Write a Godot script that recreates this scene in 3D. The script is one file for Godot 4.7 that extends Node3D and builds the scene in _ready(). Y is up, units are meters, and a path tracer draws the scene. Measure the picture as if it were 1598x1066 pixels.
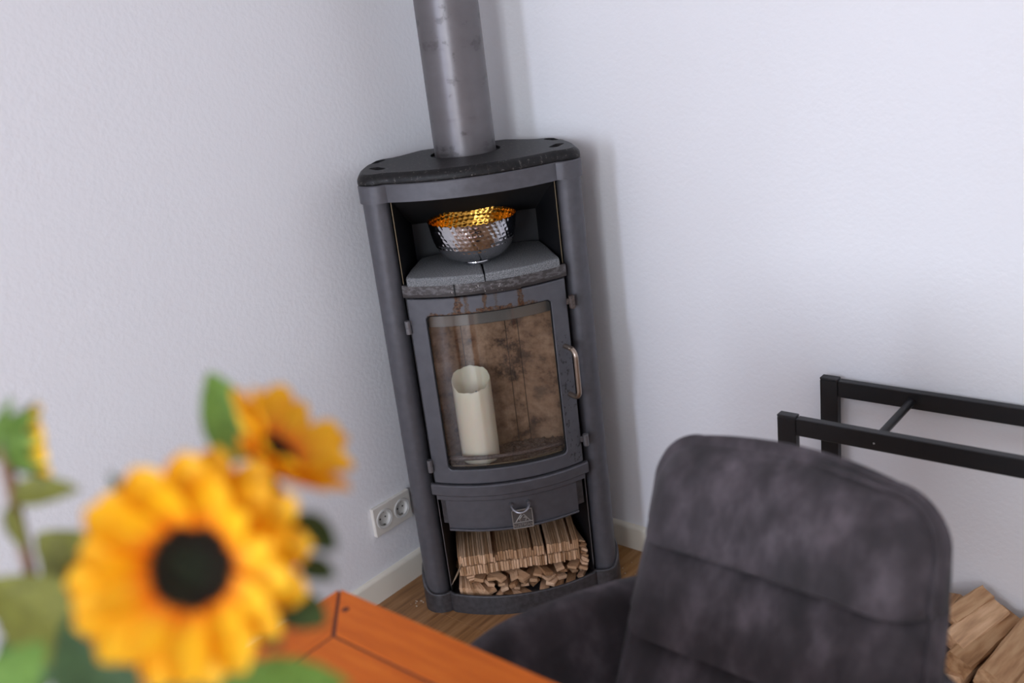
extends Node3D
# A grey wood stove in the corner of a white room, seen over a table with sunflowers and a velvet chair.
# The room's corner is the origin: wall_left is the plane x = 0, wall_right the plane z = 0, the floor y = 0.

const ROOM_X := 4.4
const ROOM_Z := 4.6
const ROOM_H := 2.6
var stove_at := Transform3D(Basis(Vector3.UP, PI / 4), Vector3(0.212, 0, 0.221))   # the stove faces the room across the corner
var M := {}
var used := {}
var rng := RandomNumberGenerator.new()


# ------------------------------------------------------------------ mesh building
class MB:
	var P := PackedVector3Array()
	var C := PackedColorArray()
	var tint := Color.WHITE

	func tri(a: Vector3, b: Vector3, c: Vector3) -> void:
		if (b - a).cross(c - a).length_squared() < 1e-18:
			return
		P.append(a); P.append(b); P.append(c)
		C.append(tint); C.append(tint); C.append(tint)

	func quad(a: Vector3, b: Vector3, c: Vector3, d: Vector3) -> void:
		tri(a, b, c)
		tri(a, c, d)

	func swap(i: int) -> void:
		var t := P[i + 1]; P[i + 1] = P[i + 2]; P[i + 2] = t
		var k := C[i + 1]; C[i + 1] = C[i + 2]; C[i + 2] = k

	func outward(mark: int) -> void:      # a closed body added since mark: fronts run clockwise
		if P.size() <= mark:
			return
		var o := P[mark]
		var vol := 0.0
		for i in range(mark, P.size(), 3):
			vol += (P[i] - o).dot((P[i + 1] - o).cross(P[i + 2] - o))
		if vol > 0.0:
			for i in range(mark, P.size(), 3):
				swap(i)

	func convex(mark: int) -> void:
		var o := Vector3.ZERO
		for i in range(mark, P.size()):
			o += P[i]
		o /= maxf(1.0, P.size() - mark)
		for i in range(mark, P.size(), 3):
			if (P[i + 1] - P[i]).cross(P[i + 2] - P[i]).dot(P[i] - o) > 0.0:
				swap(i)

	func box(c: Vector3, s: Vector3, b := 0.002, t := Transform3D.IDENTITY) -> MB:
		var h := s / 2.0
		b = minf(b, minf(h.x, minf(h.y, h.z)) * 0.9)
		var mark := P.size()
		var v := func(g: Vector3, axis: int) -> Vector3:
			var q := h - Vector3(b, b, b)
			q[axis] = h[axis]
			return t * (c + q * g)
		for axis in 3:
			var u := (axis + 1) % 3
			var w := (axis + 2) % 3
			for sg in [-1.0, 1.0]:
				var g := [Vector3.ONE, Vector3.ONE, Vector3.ONE, Vector3.ONE]
				for k in 4:
					g[k][axis] = sg
					g[k][u] = [-1.0, 1.0, 1.0, -1.0][k]
					g[k][w] = [-1.0, -1.0, 1.0, 1.0][k]
				quad(v.call(g[0], axis), v.call(g[1], axis), v.call(g[2], axis), v.call(g[3], axis))
			for su in [-1.0, 1.0]:
				for sw in [-1.0, 1.0]:
					var g0 := Vector3.ONE
					g0[axis] = -1.0; g0[u] = su; g0[w] = sw
					var g1 := g0
					g1[axis] = 1.0
					quad(v.call(g0, u), v.call(g1, u), v.call(g1, w), v.call(g0, w))
		for sx in [-1.0, 1.0]:
			for sy in [-1.0, 1.0]:
				for sz in [-1.0, 1.0]:
					var g := Vector3(sx, sy, sz)
					tri(v.call(g, 0), v.call(g, 1), v.call(g, 2))
		convex(mark)
		return self

	func hexa(q: Array) -> MB:            # eight corners: four of one end, four of the other
		var mark := P.size()
		quad(q[0], q[1], q[2], q[3]); quad(q[4], q[5], q[6], q[7])
		for k in 4:
			var n := (k + 1) % 4
			quad(q[k], q[n], q[4 + n], q[4 + k])
		convex(mark)
		return self

	func grid(rows: Array, close_u := false, close_v := false) -> MB:
		var nv := rows.size()
		var nu: int = rows[0].size()
		for j in (nv if close_v else nv - 1):
			var a: PackedVector3Array = rows[j]
			var b: PackedVector3Array = rows[(j + 1) % nv]
			for i in (nu if close_u else nu - 1):
				var k := (i + 1) % nu
				quad(a[i], a[k], b[k], b[i])
		return self

	func fan(ring: PackedVector3Array, flip := false) -> MB:
		var o := Vector3.ZERO
		for p in ring:
			o += p
		o /= ring.size()
		for i in ring.size():
			var k := (i + 1) % ring.size()
			if flip:
				tri(o, ring[k], ring[i])
			else:
				tri(o, ring[i], ring[k])
		return self

	# a closed plan outline (x, z) carried through [inset, y] steps, with caps
	func loft(poly: PackedVector2Array, steps: Array) -> MB:
		var mark := P.size()
		var nrm := MB.normals2(poly)
		var rows := []
		for s in steps:
			var r := PackedVector3Array()
			for i in poly.size():
				var p := poly[i] - nrm[i] * float(s[0])
				r.append(Vector3(p.x, s[1], p.y))
			rows.append(r)
		grid(rows, true)
		for e in [0, rows.size() - 1]:
			var flat := PackedVector2Array()
			for p in rows[e]:
				flat.append(Vector2(p.x, p.z))
			var ix := Geometry2D.triangulate_polygon(flat)
			for k in range(0, ix.size(), 3):
				var a: Vector3 = rows[e][ix[k]]
				var b: Vector3 = rows[e][ix[k + 1]]
				var c: Vector3 = rows[e][ix[k + 2]]
				var up := (b - a).cross(c - a).y > 0.0
				# grid above runs ring by ring; keep the caps consistent with it
				var ccw := MB.area2(poly) > 0.0
				var want: bool = (e == 0) == ccw
				if up != want:
					tri(a, c, b)
				else:
					tri(a, b, c)
		outward(mark)
		return self

	static func area2(poly: PackedVector2Array) -> float:
		var s := 0.0
		for i in poly.size():
			s += poly[i].cross(poly[(i + 1) % poly.size()])
		return s / 2.0

	static func normals2(poly: PackedVector2Array) -> PackedVector2Array:
		var sg := signf(MB.area2(poly))
		var out := PackedVector2Array()
		var n := poly.size()
		for i in n:
			var d0 := (poly[i] - poly[(i + n - 1) % n]).normalized()
			var d1 := (poly[(i + 1) % n] - poly[i]).normalized()
			var m := Vector2(d0.y, -d0.x) * sg + Vector2(d1.y, -d1.x) * sg
			m = m.normalized()
			var c := maxf(0.5, m.dot(Vector2(d1.y, -d1.x) * sg))
			out.append(m / c)
		return out

	func lathe(prof: Array, n := 48, at := Vector3.ZERO) -> MB:
		var mark := P.size()
		var rows := []
		for q in prof:
			var r := PackedVector3Array()
			for i in n:
				var a := TAU * i / n
				r.append(at + Vector3(q[0] * cos(a), q[1], q[0] * sin(a)))
			rows.append(r)
		grid(rows, true)
		outward(mark)
		return self

	func tube(path: PackedVector3Array, radii, sides := 12) -> MB:
		var mark := P.size()
		var rows := []
		var t0 := (path[1] - path[0]).normalized()
		var up := t0.cross(Vector3(0.31, 0.87, 0.38)).normalized()
		for i in path.size():
			var t := (path[mini(i + 1, path.size() - 1)] - path[maxi(i - 1, 0)]).normalized()
			up = (up - t * up.dot(t)).normalized()
			var side := t.cross(up)
			var rad: float = radii if radii is float else radii[i]
			var r := PackedVector3Array()
			for k in sides:
				var a := TAU * k / sides
				r.append(path[i] + (up * cos(a) + side * sin(a)) * rad)
			rows.append(r)
		grid(rows, true)
		fan(rows[0], true)
		fan(rows[rows.size() - 1])
		outward(mark)
		return self

	func mesh(crease := 38.0) -> ArrayMesh:
		var n := P.size() / 3
		var fn := PackedVector3Array()
		fn.resize(n)
		var N := PackedVector3Array()
		N.resize(P.size())
		var at := {}
		for f in n:
			fn[f] = (P[f * 3 + 2] - P[f * 3]).cross(P[f * 3 + 1] - P[f * 3])
			if crease > 0.0:
				for k in 3:
					var key := Vector3i((P[f * 3 + k] * 50000.0).round())
					if at.has(key):
						at[key].append(f)
					else:
						at[key] = [f]
		var lim := cos(deg_to_rad(crease))
		for f in n:
			var own := fn[f].normalized()
			for k in 3:
				var s := fn[f]
				if crease > 0.0:
					s = Vector3.ZERO
					for g in at[Vector3i((P[f * 3 + k] * 50000.0).round())]:
						if fn[g].normalized().dot(own) >= lim:
							s += fn[g]
				N[f * 3 + k] = s.normalized()
		var uv := PackedVector2Array()
		for p in P:
			uv.append(Vector2(p.x, p.y))
		var arr := []
		arr.resize(Mesh.ARRAY_MAX)
		arr[Mesh.ARRAY_VERTEX] = P
		arr[Mesh.ARRAY_NORMAL] = N
		arr[Mesh.ARRAY_TEX_UV] = uv
		arr[Mesh.ARRAY_COLOR] = C
		var m := ArrayMesh.new()
		m.add_surface_from_arrays(Mesh.PRIMITIVE_TRIANGLES, arr)
		return m


# ------------------------------------------------------------------ nodes
func numbered(called: String) -> String:
	var n: int = used.get(called, 0)
	used[called] = n + 1
	return called if n == 0 else "%s_%03d" % [called, n]


func tag(o: Node3D, label: String, category := "", group := "", kind := "") -> Node3D:
	o.set_meta("label", label)
	if category:
		o.set_meta("category", category)
	if group:
		o.set_meta("group", group)
	if kind:
		o.set_meta("kind", kind)
	return o


func thing(called: String, label: String, category: String, t := Transform3D.IDENTITY, group := "") -> Node3D:
	var o := Node3D.new()
	o.name = numbered(called)
	add_child(o)
	o.transform = t
	return tag(o, label, category, group)


func obj(called: String, mesh: Mesh, mat: Material, parent: Node3D = null, t := Transform3D.IDENTITY) -> MeshInstance3D:
	var o := MeshInstance3D.new()
	o.mesh = mesh
	o.material_override = mat
	o.transform = t
	if parent:
		o.name = called
		parent.add_child(o, true)
	else:
		o.name = numbered(called)
		add_child(o)
	return o


func struct(called: String, label: String, category: String, mesh: Mesh, mat: Material) -> MeshInstance3D:
	var o := obj(called, mesh, mat)
	tag(o, label, category, "", "structure")
	return o


# ------------------------------------------------------------------ materials
func noise(seed_: int, freq: float, oct := 4, kind := FastNoiseLite.TYPE_SIMPLEX_SMOOTH, gain := 0.5) -> FastNoiseLite:
	var n := FastNoiseLite.new()
	n.seed = seed_
	n.frequency = freq
	n.noise_type = kind
	n.fractal_octaves = oct
	n.fractal_gain = gain
	return n


func ntex(n: FastNoiseLite, ramp: Array, size := 512) -> NoiseTexture2D:
	var t := NoiseTexture2D.new()
	t.width = size
	t.height = size
	t.seamless = true
	t.generate_mipmaps = false
	t.noise = n
	if ramp.size():
		var g := Gradient.new()
		var off := PackedFloat32Array()
		var col := PackedColorArray()
		for r in ramp:
			off.append(r[0])
			col.append(r[1])
		g.offsets = off
		g.colors = col
		t.color_ramp = g
	return t


func c8(r: int, g: int, b: int) -> Color:
	return Color(r / 255.0, g / 255.0, b / 255.0)


func mat(color: Color, rough: float, metal := 0.0) -> StandardMaterial3D:
	var m := StandardMaterial3D.new()
	m.albedo_color = color
	m.roughness = rough
	m.metallic = metal
	return m


func textured(tex: Texture2D, rough: float, scale: Vector3, world := false, metal := 0.0, offset := Vector3.ZERO) -> StandardMaterial3D:
	var m := mat(Color.WHITE, rough, metal)
	m.albedo_texture = tex
	m.uv1_triplanar = true
	m.uv1_world_triplanar = world
	m.uv1_scale = scale
	m.uv1_offset = offset
	return m


func relief(m: StandardMaterial3D, n: FastNoiseLite, cm: float, size := 512) -> StandardMaterial3D:
	m.heightmap_enabled = true
	m.heightmap_scale = cm
	m.heightmap_texture = ntex(n, [], size)
	return m


func build_materials() -> void:
	# plaster: white emulsion with the fine relief of a roller
	var w := mat(c8(238, 237, 238), 0.85)
	w.uv1_triplanar = true
	w.uv1_world_triplanar = true
	w.uv1_scale = Vector3(2.0, 2.0, 2.0)
	M.wall = relief(w, noise(3, 0.03, 4), 0.05, 1024)
	M.ceiling = mat(c8(240, 240, 240), 0.9)
	M.trim = mat(c8(234, 227, 210), 0.45)
	M.plastic = mat(c8(222, 216, 205), 0.35)
	M.plastic_in = mat(c8(214, 212, 206), 0.4)
	M.dark_hole = mat(c8(18, 17, 16), 0.8)
	M.pin = mat(c8(150, 145, 135), 0.35, 0.9)
	# floor planks in four tones, grain along z
	for k in 4:
		var t := ntex(noise(20 + k, 0.012, 5), [[0.0, c8(104 + 5 * k, 68 + 4 * k, 40)], [0.42, c8(132 + 5 * k, 91 + 4 * k, 56)], [0.58, c8(142 + 4 * k, 100 + 4 * k, 63)], [1.0, c8(164, 121, 82)]])
		M["floor%d" % k] = textured(t, 0.42, Vector3(9.0, 9.0, 0.7), true, 0.0, Vector3(0.13 * k, 0, 0.37 * k))
	M.joint = mat(c8(52, 38, 28), 0.9)
	# stove
	M.paint = textured(ntex(noise(31, 0.02, 5), [[0.0, c8(80, 78, 81)], [0.5, c8(86, 85, 89)], [1.0, c8(92, 91, 96)]]), 0.48, Vector3(3, 3, 3))
	M.paint.metallic = 0.35
	M.paint_dark = textured(ntex(noise(32, 0.03, 5), [[0.0, c8(52, 50, 50)], [0.5, c8(68, 66, 68)], [1.0, c8(80, 78, 80)]]), 0.42, Vector3(4, 4, 4))
	M.paint_dark.metallic = 0.3
	M.pipe = textured(ntex(noise(33, 0.013, 5, FastNoiseLite.TYPE_SIMPLEX_SMOOTH, 0.55), [[0.0, c8(66, 62, 62)], [0.16, c8(86, 82, 82)], [0.24, c8(108, 104, 105)], [0.5, c8(112, 108, 109)], [1.0, c8(118, 114, 116)]]), 0.38, Vector3(2.0, 2.0, 2.0))
	M.pipe.metallic = 0.55
	M.cast = textured(ntex(noise(34, 0.05, 5, FastNoiseLite.TYPE_SIMPLEX_SMOOTH, 0.65), [[0.0, c8(14, 13, 13)], [0.5, c8(26, 25, 25)], [0.74, c8(32, 30, 30)], [0.81, c8(110, 106, 100)], [1.0, c8(170, 165, 155)]]), 0.46, Vector3(3, 3, 3))
	M.cast.metallic_specular = 0.35
	relief(M.cast, noise(35, 0.09, 3), 0.03)
	M.soot = mat(c8(14, 13, 14), 0.75)
	M.liner = mat(c8(24, 24, 27), 0.5, 0.3)
	M.stone = textured(ntex(noise(36, 0.12, 5, FastNoiseLite.TYPE_SIMPLEX_SMOOTH, 0.75), [[0.0, c8(40, 40, 40)], [0.35, c8(84, 85, 86)], [0.55, c8(116, 117, 118)], [0.75, c8(140, 141, 141)], [1.0, c8(190, 190, 188)]]), 0.75, Vector3(4, 4, 4))
	relief(M.stone, noise(37, 0.16, 4), 0.05)
	M.brick = textured(ntex(noise(38, 0.006, 7, FastNoiseLite.TYPE_SIMPLEX_SMOOTH, 0.72), [[0.0, c8(26, 20, 17)], [0.24, c8(64, 48, 36)], [0.42, c8(122, 94, 70)], [0.7, c8(152, 122, 96)], [1.0, c8(176, 148, 120)]]), 0.9, Vector3(2.6, 2.6, 2.6))
	relief(M.brick, noise(39, 0.1, 4), 0.06)
	M.ash = textured(ntex(noise(40, 0.05, 5, FastNoiseLite.TYPE_SIMPLEX_SMOOTH, 0.7), [[0.0, c8(30, 25, 22)], [0.5, c8(84, 70, 60)], [0.8, c8(134, 116, 100)], [1.0, c8(180, 165, 150)]]), 0.95, Vector3(5, 5, 5))
	M.bar = textured(ntex(noise(41, 0.06, 4), [[0.0, c8(40, 32, 28)], [0.6, c8(78, 66, 60)], [1.0, c8(128, 112, 104)]]), 0.5, Vector3(5, 5, 5))
	M.deflector = mat(c8(92, 88, 82), 0.5, 0.3)
	M.hinge = mat(c8(112, 110, 112), 0.38, 0.6)
	M.pull = mat(c8(158, 157, 162), 0.3, 0.8)
	M.handle = mat(c8(168, 152, 138), 0.28, 0.95)
	M.strip = mat(c8(112, 98, 76), 0.5, 0.5)
	M.gasket = mat(c8(20, 19, 19), 0.85)
	M.badge = mat(c8(166, 162, 157), 0.36, 0.6)
	M.badge_field = mat(c8(98, 94, 91), 0.5, 0.5)
	var glass := mat(Color(0.30, 0.26, 0.22, 0.03), 0.02)
	glass.transparency = BaseMaterial3D.TRANSPARENCY_ALPHA
	M.glass = glass
	var pane := mat(Color(0.95, 0.98, 1.0, 0.02), 0.02)
	pane.transparency = BaseMaterial3D.TRANSPARENCY_ALPHA
	M.pane = pane
	M.silver = mat(c8(205, 205, 208), 0.12, 1.0)
	M.gold = mat(c8(208, 154, 68), 0.2, 1.0)
	M.wax = mat(c8(222, 211, 186), 0.5)
	M.wax.subsurf_scatter_enabled = true
	M.wax.subsurf_scatter_strength = 0.25
	M.wick = mat(c8(28, 24, 22), 0.9)
	# split wood: six tones, grain along the stick (local z)
	for k in 10:
		var a := [0, 16, -26, 6, -12, -48, 24, -34, 10, -18][k] as int
		var t := ntex(noise(150 + k, 0.02, 5), [[0.0, c8(180 + a, 140 + a, 108 + a)], [0.5, c8(202 + a, 161 + a, 123 + a)], [1.0, c8(218 + a, 182 + a, 147 + a)]])
		M["stick%d" % k] = textured(t, 0.8, Vector3(22, 22, 2.2), false, 0.0, Vector3(0.17 * k, 0.31 * k, 0.4 * k))
	for k in 4:
		var a := [0, 20, -20, -8][k] as int
		var t := ntex(noise(60 + k, 0.016, 5), [[0.0, c8(160 + a, 118 + a, 82 + a)], [0.45, c8(198 + a, 154 + a, 112 + a)], [0.6, c8(208 + a, 166 + a, 124 + a)], [1.0, c8(224 + a, 184 + a, 142 + a)]])
		M["log%d" % k] = textured(t, 0.78, Vector3(5, 5, 0.8), false, 0.0, Vector3(0.2 * k, 0.3 * k, 0.1))
		relief(M["log%d" % k], noise(66 + k, 0.03, 4), 0.1)
	# table: oiled reddish timber, one tone per grain direction
	var tt := ntex(noise(70, 0.014, 5), [[0.0, c8(192, 92, 26)], [0.5, c8(204, 101, 30)], [1.0, c8(214, 112, 36)]])
	M.wood_x = textured(tt, 0.5, Vector3(0.9, 7, 7))
	M.wood_z = textured(tt, 0.5, Vector3(7, 7, 0.9))
	M.wood_x.metallic_specular = 0.3
	M.wood_z.metallic_specular = 0.3
	M.wood_y = textured(tt, 0.4, Vector3(7, 0.9, 7))
	M.wood_gap = mat(c8(86, 40, 24), 0.8)
	# chair: brushed dark velvet, mottled where the nap lies both ways
	M.velvet = textured(ntex(noise(80, 0.011, 5, FastNoiseLite.TYPE_SIMPLEX_SMOOTH, 0.55), [[0.0, c8(26, 22, 24)], [0.4, c8(46, 40, 43)], [0.6, c8(66, 58, 62)], [1.0, c8(104, 95, 99)]]), 0.85, Vector3(2.2, 1.5, 2.2))
	M.velvet.rim_enabled = true
	M.velvet.rim = 0.12
	M.velvet.rim_tint = 0.4
	M.black_metal = mat(c8(24, 24, 26), 0.42, 0.2)
	M.black_cap = mat(c8(34, 34, 36), 0.5)
	M.screw = mat(c8(190, 190, 190), 0.3, 0.9)
	# flowers
	var pt := mat(Color.WHITE, 0.55)
	pt.vertex_color_use_as_albedo = true
	pt.backlight_enabled = true
	pt.backlight = c8(205, 135, 14)
	M.petal = pt
	M.seed = textured(ntex(noise(90, 0.09, 3), [[0.0, c8(14, 6, 5)], [0.6, c8(34, 15, 10)], [1.0, c8(58, 30, 16)]]), 0.85, Vector3(14, 14, 14))
	M.seed_heart = textured(ntex(noise(91, 0.09, 3), [[0.0, c8(14, 10, 6)], [0.6, c8(28, 20, 11)], [1.0, c8(44, 34, 18)]]), 0.85, Vector3(14, 14, 14))
	for k in 4:
		var lc := [c8(88, 118, 30), c8(104, 104, 22), c8(44, 70, 22), c8(92, 126, 40)][k] as Color
		var lt := ntex(noise(92 + k, 0.02, 4), [[0.0, lc.darkened(0.3)], [0.5, lc], [1.0, lc.lightened(0.12)]])
		M["leaf%d" % k] = textured(lt, 0.72, Vector3(9, 9, 9))
		M["leaf%d" % k].backlight_enabled = true
		M["leaf%d" % k].backlight = lc.darkened(0.45)
	M.stem = mat(c8(118, 84, 58), 0.7)
	M.stem_green = mat(c8(92, 106, 46), 0.6)
	M.vase = mat(c8(228, 226, 220), 0.25)
	M.crumb = mat(c8(206, 196, 180), 0.8)
	M.crumb_dark = mat(c8(60, 46, 36), 0.8)
	M.film = mat(c8(150, 128, 104), 0.35)


# a picture of the door's paint: rust runs below the ledge, baked dirt along the window's upper edge
func door_paint() -> StandardMaterial3D:
	var wd := 512
	var ht := 640
	var x0 := -0.19; var x1 := 0.19; var y0 := 0.37; var y1 := 0.86
	var im := Image.create(wd, ht, false, Image.FORMAT_RGB8)
	var n := noise(101, 0.02, 5)
	var fine := noise(102, 0.07, 4)
	var dirt := noise(103, 0.03, 5, FastNoiseLite.TYPE_SIMPLEX_SMOOTH, 0.65)
	var runs := [[-0.070, 0.010, 0.806, 0.95], [-0.050, 0.005, 0.808, 0.6], [-0.008, 0.006, 0.810, 0.75], [0.076, 0.008, 0.812, 0.95], [0.018, 0.004, 0.828, 0.3]]
	for j in ht:
		var y := y1 - (y1 - y0) * (j + 0.5) / ht
		for i in wd:
			var x := x0 + (x1 - x0) * (i + 0.5) / wd
			var k := 88.0 + 6.0 * n.get_noise_2d(i, j)
			var c := Color(k / 255.0, (k - 0.5) / 255.0, (k + 4.0) / 255.0)
			if y > 0.80:
				var a := 0.0
				for r in runs:
					var wob: float = float(r[1]) * (0.85 + 0.7 * fine.get_noise_2d(i * 0.3, j * 0.35 + 300.0 * float(r[0])))
					var d: float = absf(x - float(r[0]) - 0.0025 * fine.get_noise_2d(j * 1.2, 50.0))
					if y > float(r[2]):
						a = maxf(a, float(r[3]) * clampf((wob - d) / 0.0022 + 0.4, 0.0, 1.0) * clampf(0.85 + 0.9 * fine.get_noise_2d(i, j * 0.3), 0.5, 1.0))
				var top := 0.820 + 0.007 * dirt.get_noise_2d(i * 0.7, 7.0) + (0.007 if x > -0.03 and x < 0.055 else 0.0) + (0.004 if x > 0.06 and x < 0.11 else 0.0)
				if x > -0.145 and x < 0.115 and y < top:
					a = maxf(a, clampf((top - y) / 0.0016, 0.0, 1.0) * clampf(0.65 + 1.3 * dirt.get_noise_2d(i, j), 0.0, 0.95))
				var edge := fine.get_noise_2d(i * 1.6, j * 1.6)
				c = c.lerp(c8(92, 56, 26).lerp(c8(38, 24, 18), clampf(0.35 + 1.2 * edge, 0.0, 1.0)), a)
			elif x > 0.152 and y < 0.72:
				var s := clampf((dirt.get_noise_2d(i * 1.5, j * 1.1) - 0.24) * 7.0, 0.0, 0.75)
				c = c.lerp(c8(48, 46, 46), s)
			im.set_pixel(i, j, c)
	var m := mat(Color.WHITE, 0.5, 0.3)
	m.albedo_texture = ImageTexture.create_from_image(im)
	m.uv1_scale = Vector3(1.0 / (x1 - x0), -1.0 / (y1 - y0), 1)
	m.uv1_offset = Vector3(-x0 / (x1 - x0), y1 / (y1 - y0), 0)
	return m


# the ledge under the stones: drips of tar dried into dark-edged islands
func ledge_paint() -> StandardMaterial3D:
	var wd := 768
	var ht := 64
	var x0 := -0.2; var x1 := 0.2; var y0 := 0.858; var y1 := 0.893
	var im := Image.create(wd, ht, false, Image.FORMAT_RGB8)
	var a := noise(111, 0.028, 4)
	var b := noise(112, 0.045, 4)
	for j in ht:
		var y := y1 - (y1 - y0) * (j + 0.5) / ht
		for i in wd:
			var x := x0 + (x1 - x0) * (i + 0.5) / wd
			var k := 92.0 + 12.0 * b.get_noise_2d(i, j)
			var c := Color(k / 255.0, (k - 3.0) / 255.0, (k - 3.0) / 255.0)
			var v := a.get_noise_2d(i, j * 2.2)
			var heavy := 1.0 if x > -0.085 and x < 0.08 else 0.85
			var rim := clampf(1.15 - absf(v) / 0.055, 0.0, 1.0) * heavy
			var body := clampf((v - 0.05) * 4.0, 0.0, 0.5) * heavy
			var low := clampf((0.868 + 0.004 * b.get_noise_2d(i * 0.5, 3.0) - y) / 0.002, 0.0, 1.0) * 0.7
			c = c.lerp(c8(34, 27, 25), maxf(rim, maxf(body, low)))
			if b.get_noise_2d(i * 1.3 + 900.0, j * 1.3) > 0.53 and heavy == 1.0:
				c = c8(200, 194, 186)
			im.set_pixel(i, j, c)
	var m := mat(Color.WHITE, 0.42, 0.2)
	m.albedo_texture = ImageTexture.create_from_image(im)
	m.uv1_scale = Vector3(1.0 / (x1 - x0), -1.0 / (y1 - y0), 1)
	m.uv1_offset = Vector3(-x0 / (x1 - x0), y1 / (y1 - y0), 0)
	return m


# ------------------------------------------------------------------ the setting
func build_room() -> void:
	var fl := struct("floor", "light oak plank floor under stove, table and chair", "floor", MB.new().box(Vector3(ROOM_X / 2, -0.06, ROOM_Z / 2), Vector3(ROOM_X + 0.3, 0.1, ROOM_Z + 0.3), 0.001).mesh(), M.joint)
	var pw := 0.193
	var i := 0
	var x := 0.0
	while x < ROOM_X:
		var z := -0.4 - 0.37 * (i % 4)
		while z < ROOM_Z:
			var za := maxf(z, 0.0)
			var zb := minf(z + 1.29, ROOM_Z)
			var xb := minf(x + pw, ROOM_X)
			if zb - za > 0.02:
				var k := rng.randi() % 4
				obj("plank", MB.new().box(Vector3((x + xb) / 2, -0.006, (za + zb) / 2), Vector3(xb - x - 0.0008, 0.012, zb - za - 0.0008), 0.0008).mesh(0), M["floor%d" % k], fl)
			z += 1.29
		x += pw
		i += 1
	struct("ceiling", "plain white ceiling above the stove pipe", "ceiling", MB.new().box(Vector3(ROOM_X / 2, ROOM_H + 0.06, ROOM_Z / 2), Vector3(ROOM_X + 0.3, 0.12, ROOM_Z + 0.3), 0.001).mesh(), M.ceiling)
	struct("wall_left", "white plaster wall with the double socket, left of stove", "wall", MB.new().box(Vector3(-0.075, ROOM_H / 2, ROOM_Z / 2), Vector3(0.15, ROOM_H, ROOM_Z + 0.3), 0.001).mesh(), M.wall)
	struct("wall_right", "white plaster wall behind the black firewood rack", "wall", MB.new().box(Vector3(ROOM_X / 2, ROOM_H / 2, -0.075), Vector3(ROOM_X, ROOM_H, 0.15), 0.001).mesh(), M.wall)
	struct("wall_far", "white plaster wall across the room from the socket", "wall", MB.new().box(Vector3(ROOM_X + 0.075, ROOM_H / 2, ROOM_Z / 2), Vector3(0.15, ROOM_H, ROOM_Z + 0.3), 0.001).mesh(), M.wall)
	# the window wall behind the camera: two tall openings
	var wins := [[0.62, 1.17], [2.05, 3.0]]
	var wb := MB.new()
	var edges := [0.0, wins[0][0], wins[0][1], wins[1][0], wins[1][1], ROOM_X]
	for k in 3:
		var a: float = edges[2 * k]
		var b: float = edges[2 * k + 1]
		wb.box(Vector3((a + b) / 2, ROOM_H / 2, ROOM_Z + 0.075), Vector3(b - a, ROOM_H, 0.15), 0.001)
	for w in wins:
		wb.box(Vector3((w[0] + w[1]) / 2, (2.3 + ROOM_H) / 2, ROOM_Z + 0.075), Vector3(w[1] - w[0], ROOM_H - 2.3, 0.15), 0.001)
		wb.box(Vector3((w[0] + w[1]) / 2, 0.3, ROOM_Z + 0.075), Vector3(w[1] - w[0], 0.6, 0.15), 0.001)
	struct("wall_window", "white wall with two windows behind the table", "wall", wb.mesh(), M.wall)
	for w in wins:
		var cx: float = (w[0] + w[1]) / 2
		var wd: float = w[1] - w[0]
		var wn := thing("window", ["tall window nearer the socket wall", "tall window farther from the socket wall"][wins.find(w)], "window", Transform3D(Basis(), Vector3(cx, 0.6, ROOM_Z + 0.075)))
		wn.name = "window_%d" % (wins.find(w) + 1)
		wn.set_meta("kind", "structure")
		var fr := MB.new()
		for s in [-1.0, 1.0]:
			fr.box(Vector3(s * (wd / 2 - 0.03), 0.85, 0), Vector3(0.06, 1.7, 0.06), 0.004)
		fr.box(Vector3(0, 0.03, 0), Vector3(wd - 0.12, 0.06, 0.06), 0.004)
		fr.box(Vector3(0, 1.67, 0), Vector3(wd - 0.12, 0.06, 0.06), 0.004)
		obj("frame", fr.mesh(), M.trim, wn)
		obj("pane", MB.new().box(Vector3(0, 0.85, 0), Vector3(wd - 0.12, 1.58, 0.004), 0.0005).mesh(), M.pane, wn)
		var day := AreaLight3D.new()
		day.name = "daylight"
		day.area_size = Vector2(wd - 0.12, 1.58)
		day.light_color = [c8(216, 227, 251), c8(234, 243, 255)][wins.find(w)]
		day.light_energy = DAY[wins.find(w)]
		day.area_range = 9.0
		day.area_attenuation = 2.0
		day.shadow_enabled = true
		add_child(day)
		day.position = Vector3(cx, 1.45, ROOM_Z + 0.03)
	# skirting, rounded at the top
	var prof := [[0.0, 0.0], [0.013, 0.0], [0.013, 0.062], [0.011, 0.069], [0.006, 0.073], [0.0, 0.0735]]
	for s in 2:
		var rows := []
		for e in [0.013 if s == 0 else 0.0, ROOM_Z if s == 0 else ROOM_X]:
			var r := PackedVector3Array()
			for q in prof:
				r.append(Vector3(q[0], q[1], e) if s == 0 else Vector3(e, q[1], q[0]))
			rows.append(r)
		var b := MB.new()
		b.grid(rows, true)
		b.fan(rows[0], true)
		b.fan(rows[1])
		b.outward(0)
		struct(["baseboard_left", "baseboard_right"][s], ["white skirting board below the double socket", "white skirting board below the firewood rack wall"][s], "baseboard", b.mesh(), M.trim)


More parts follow.
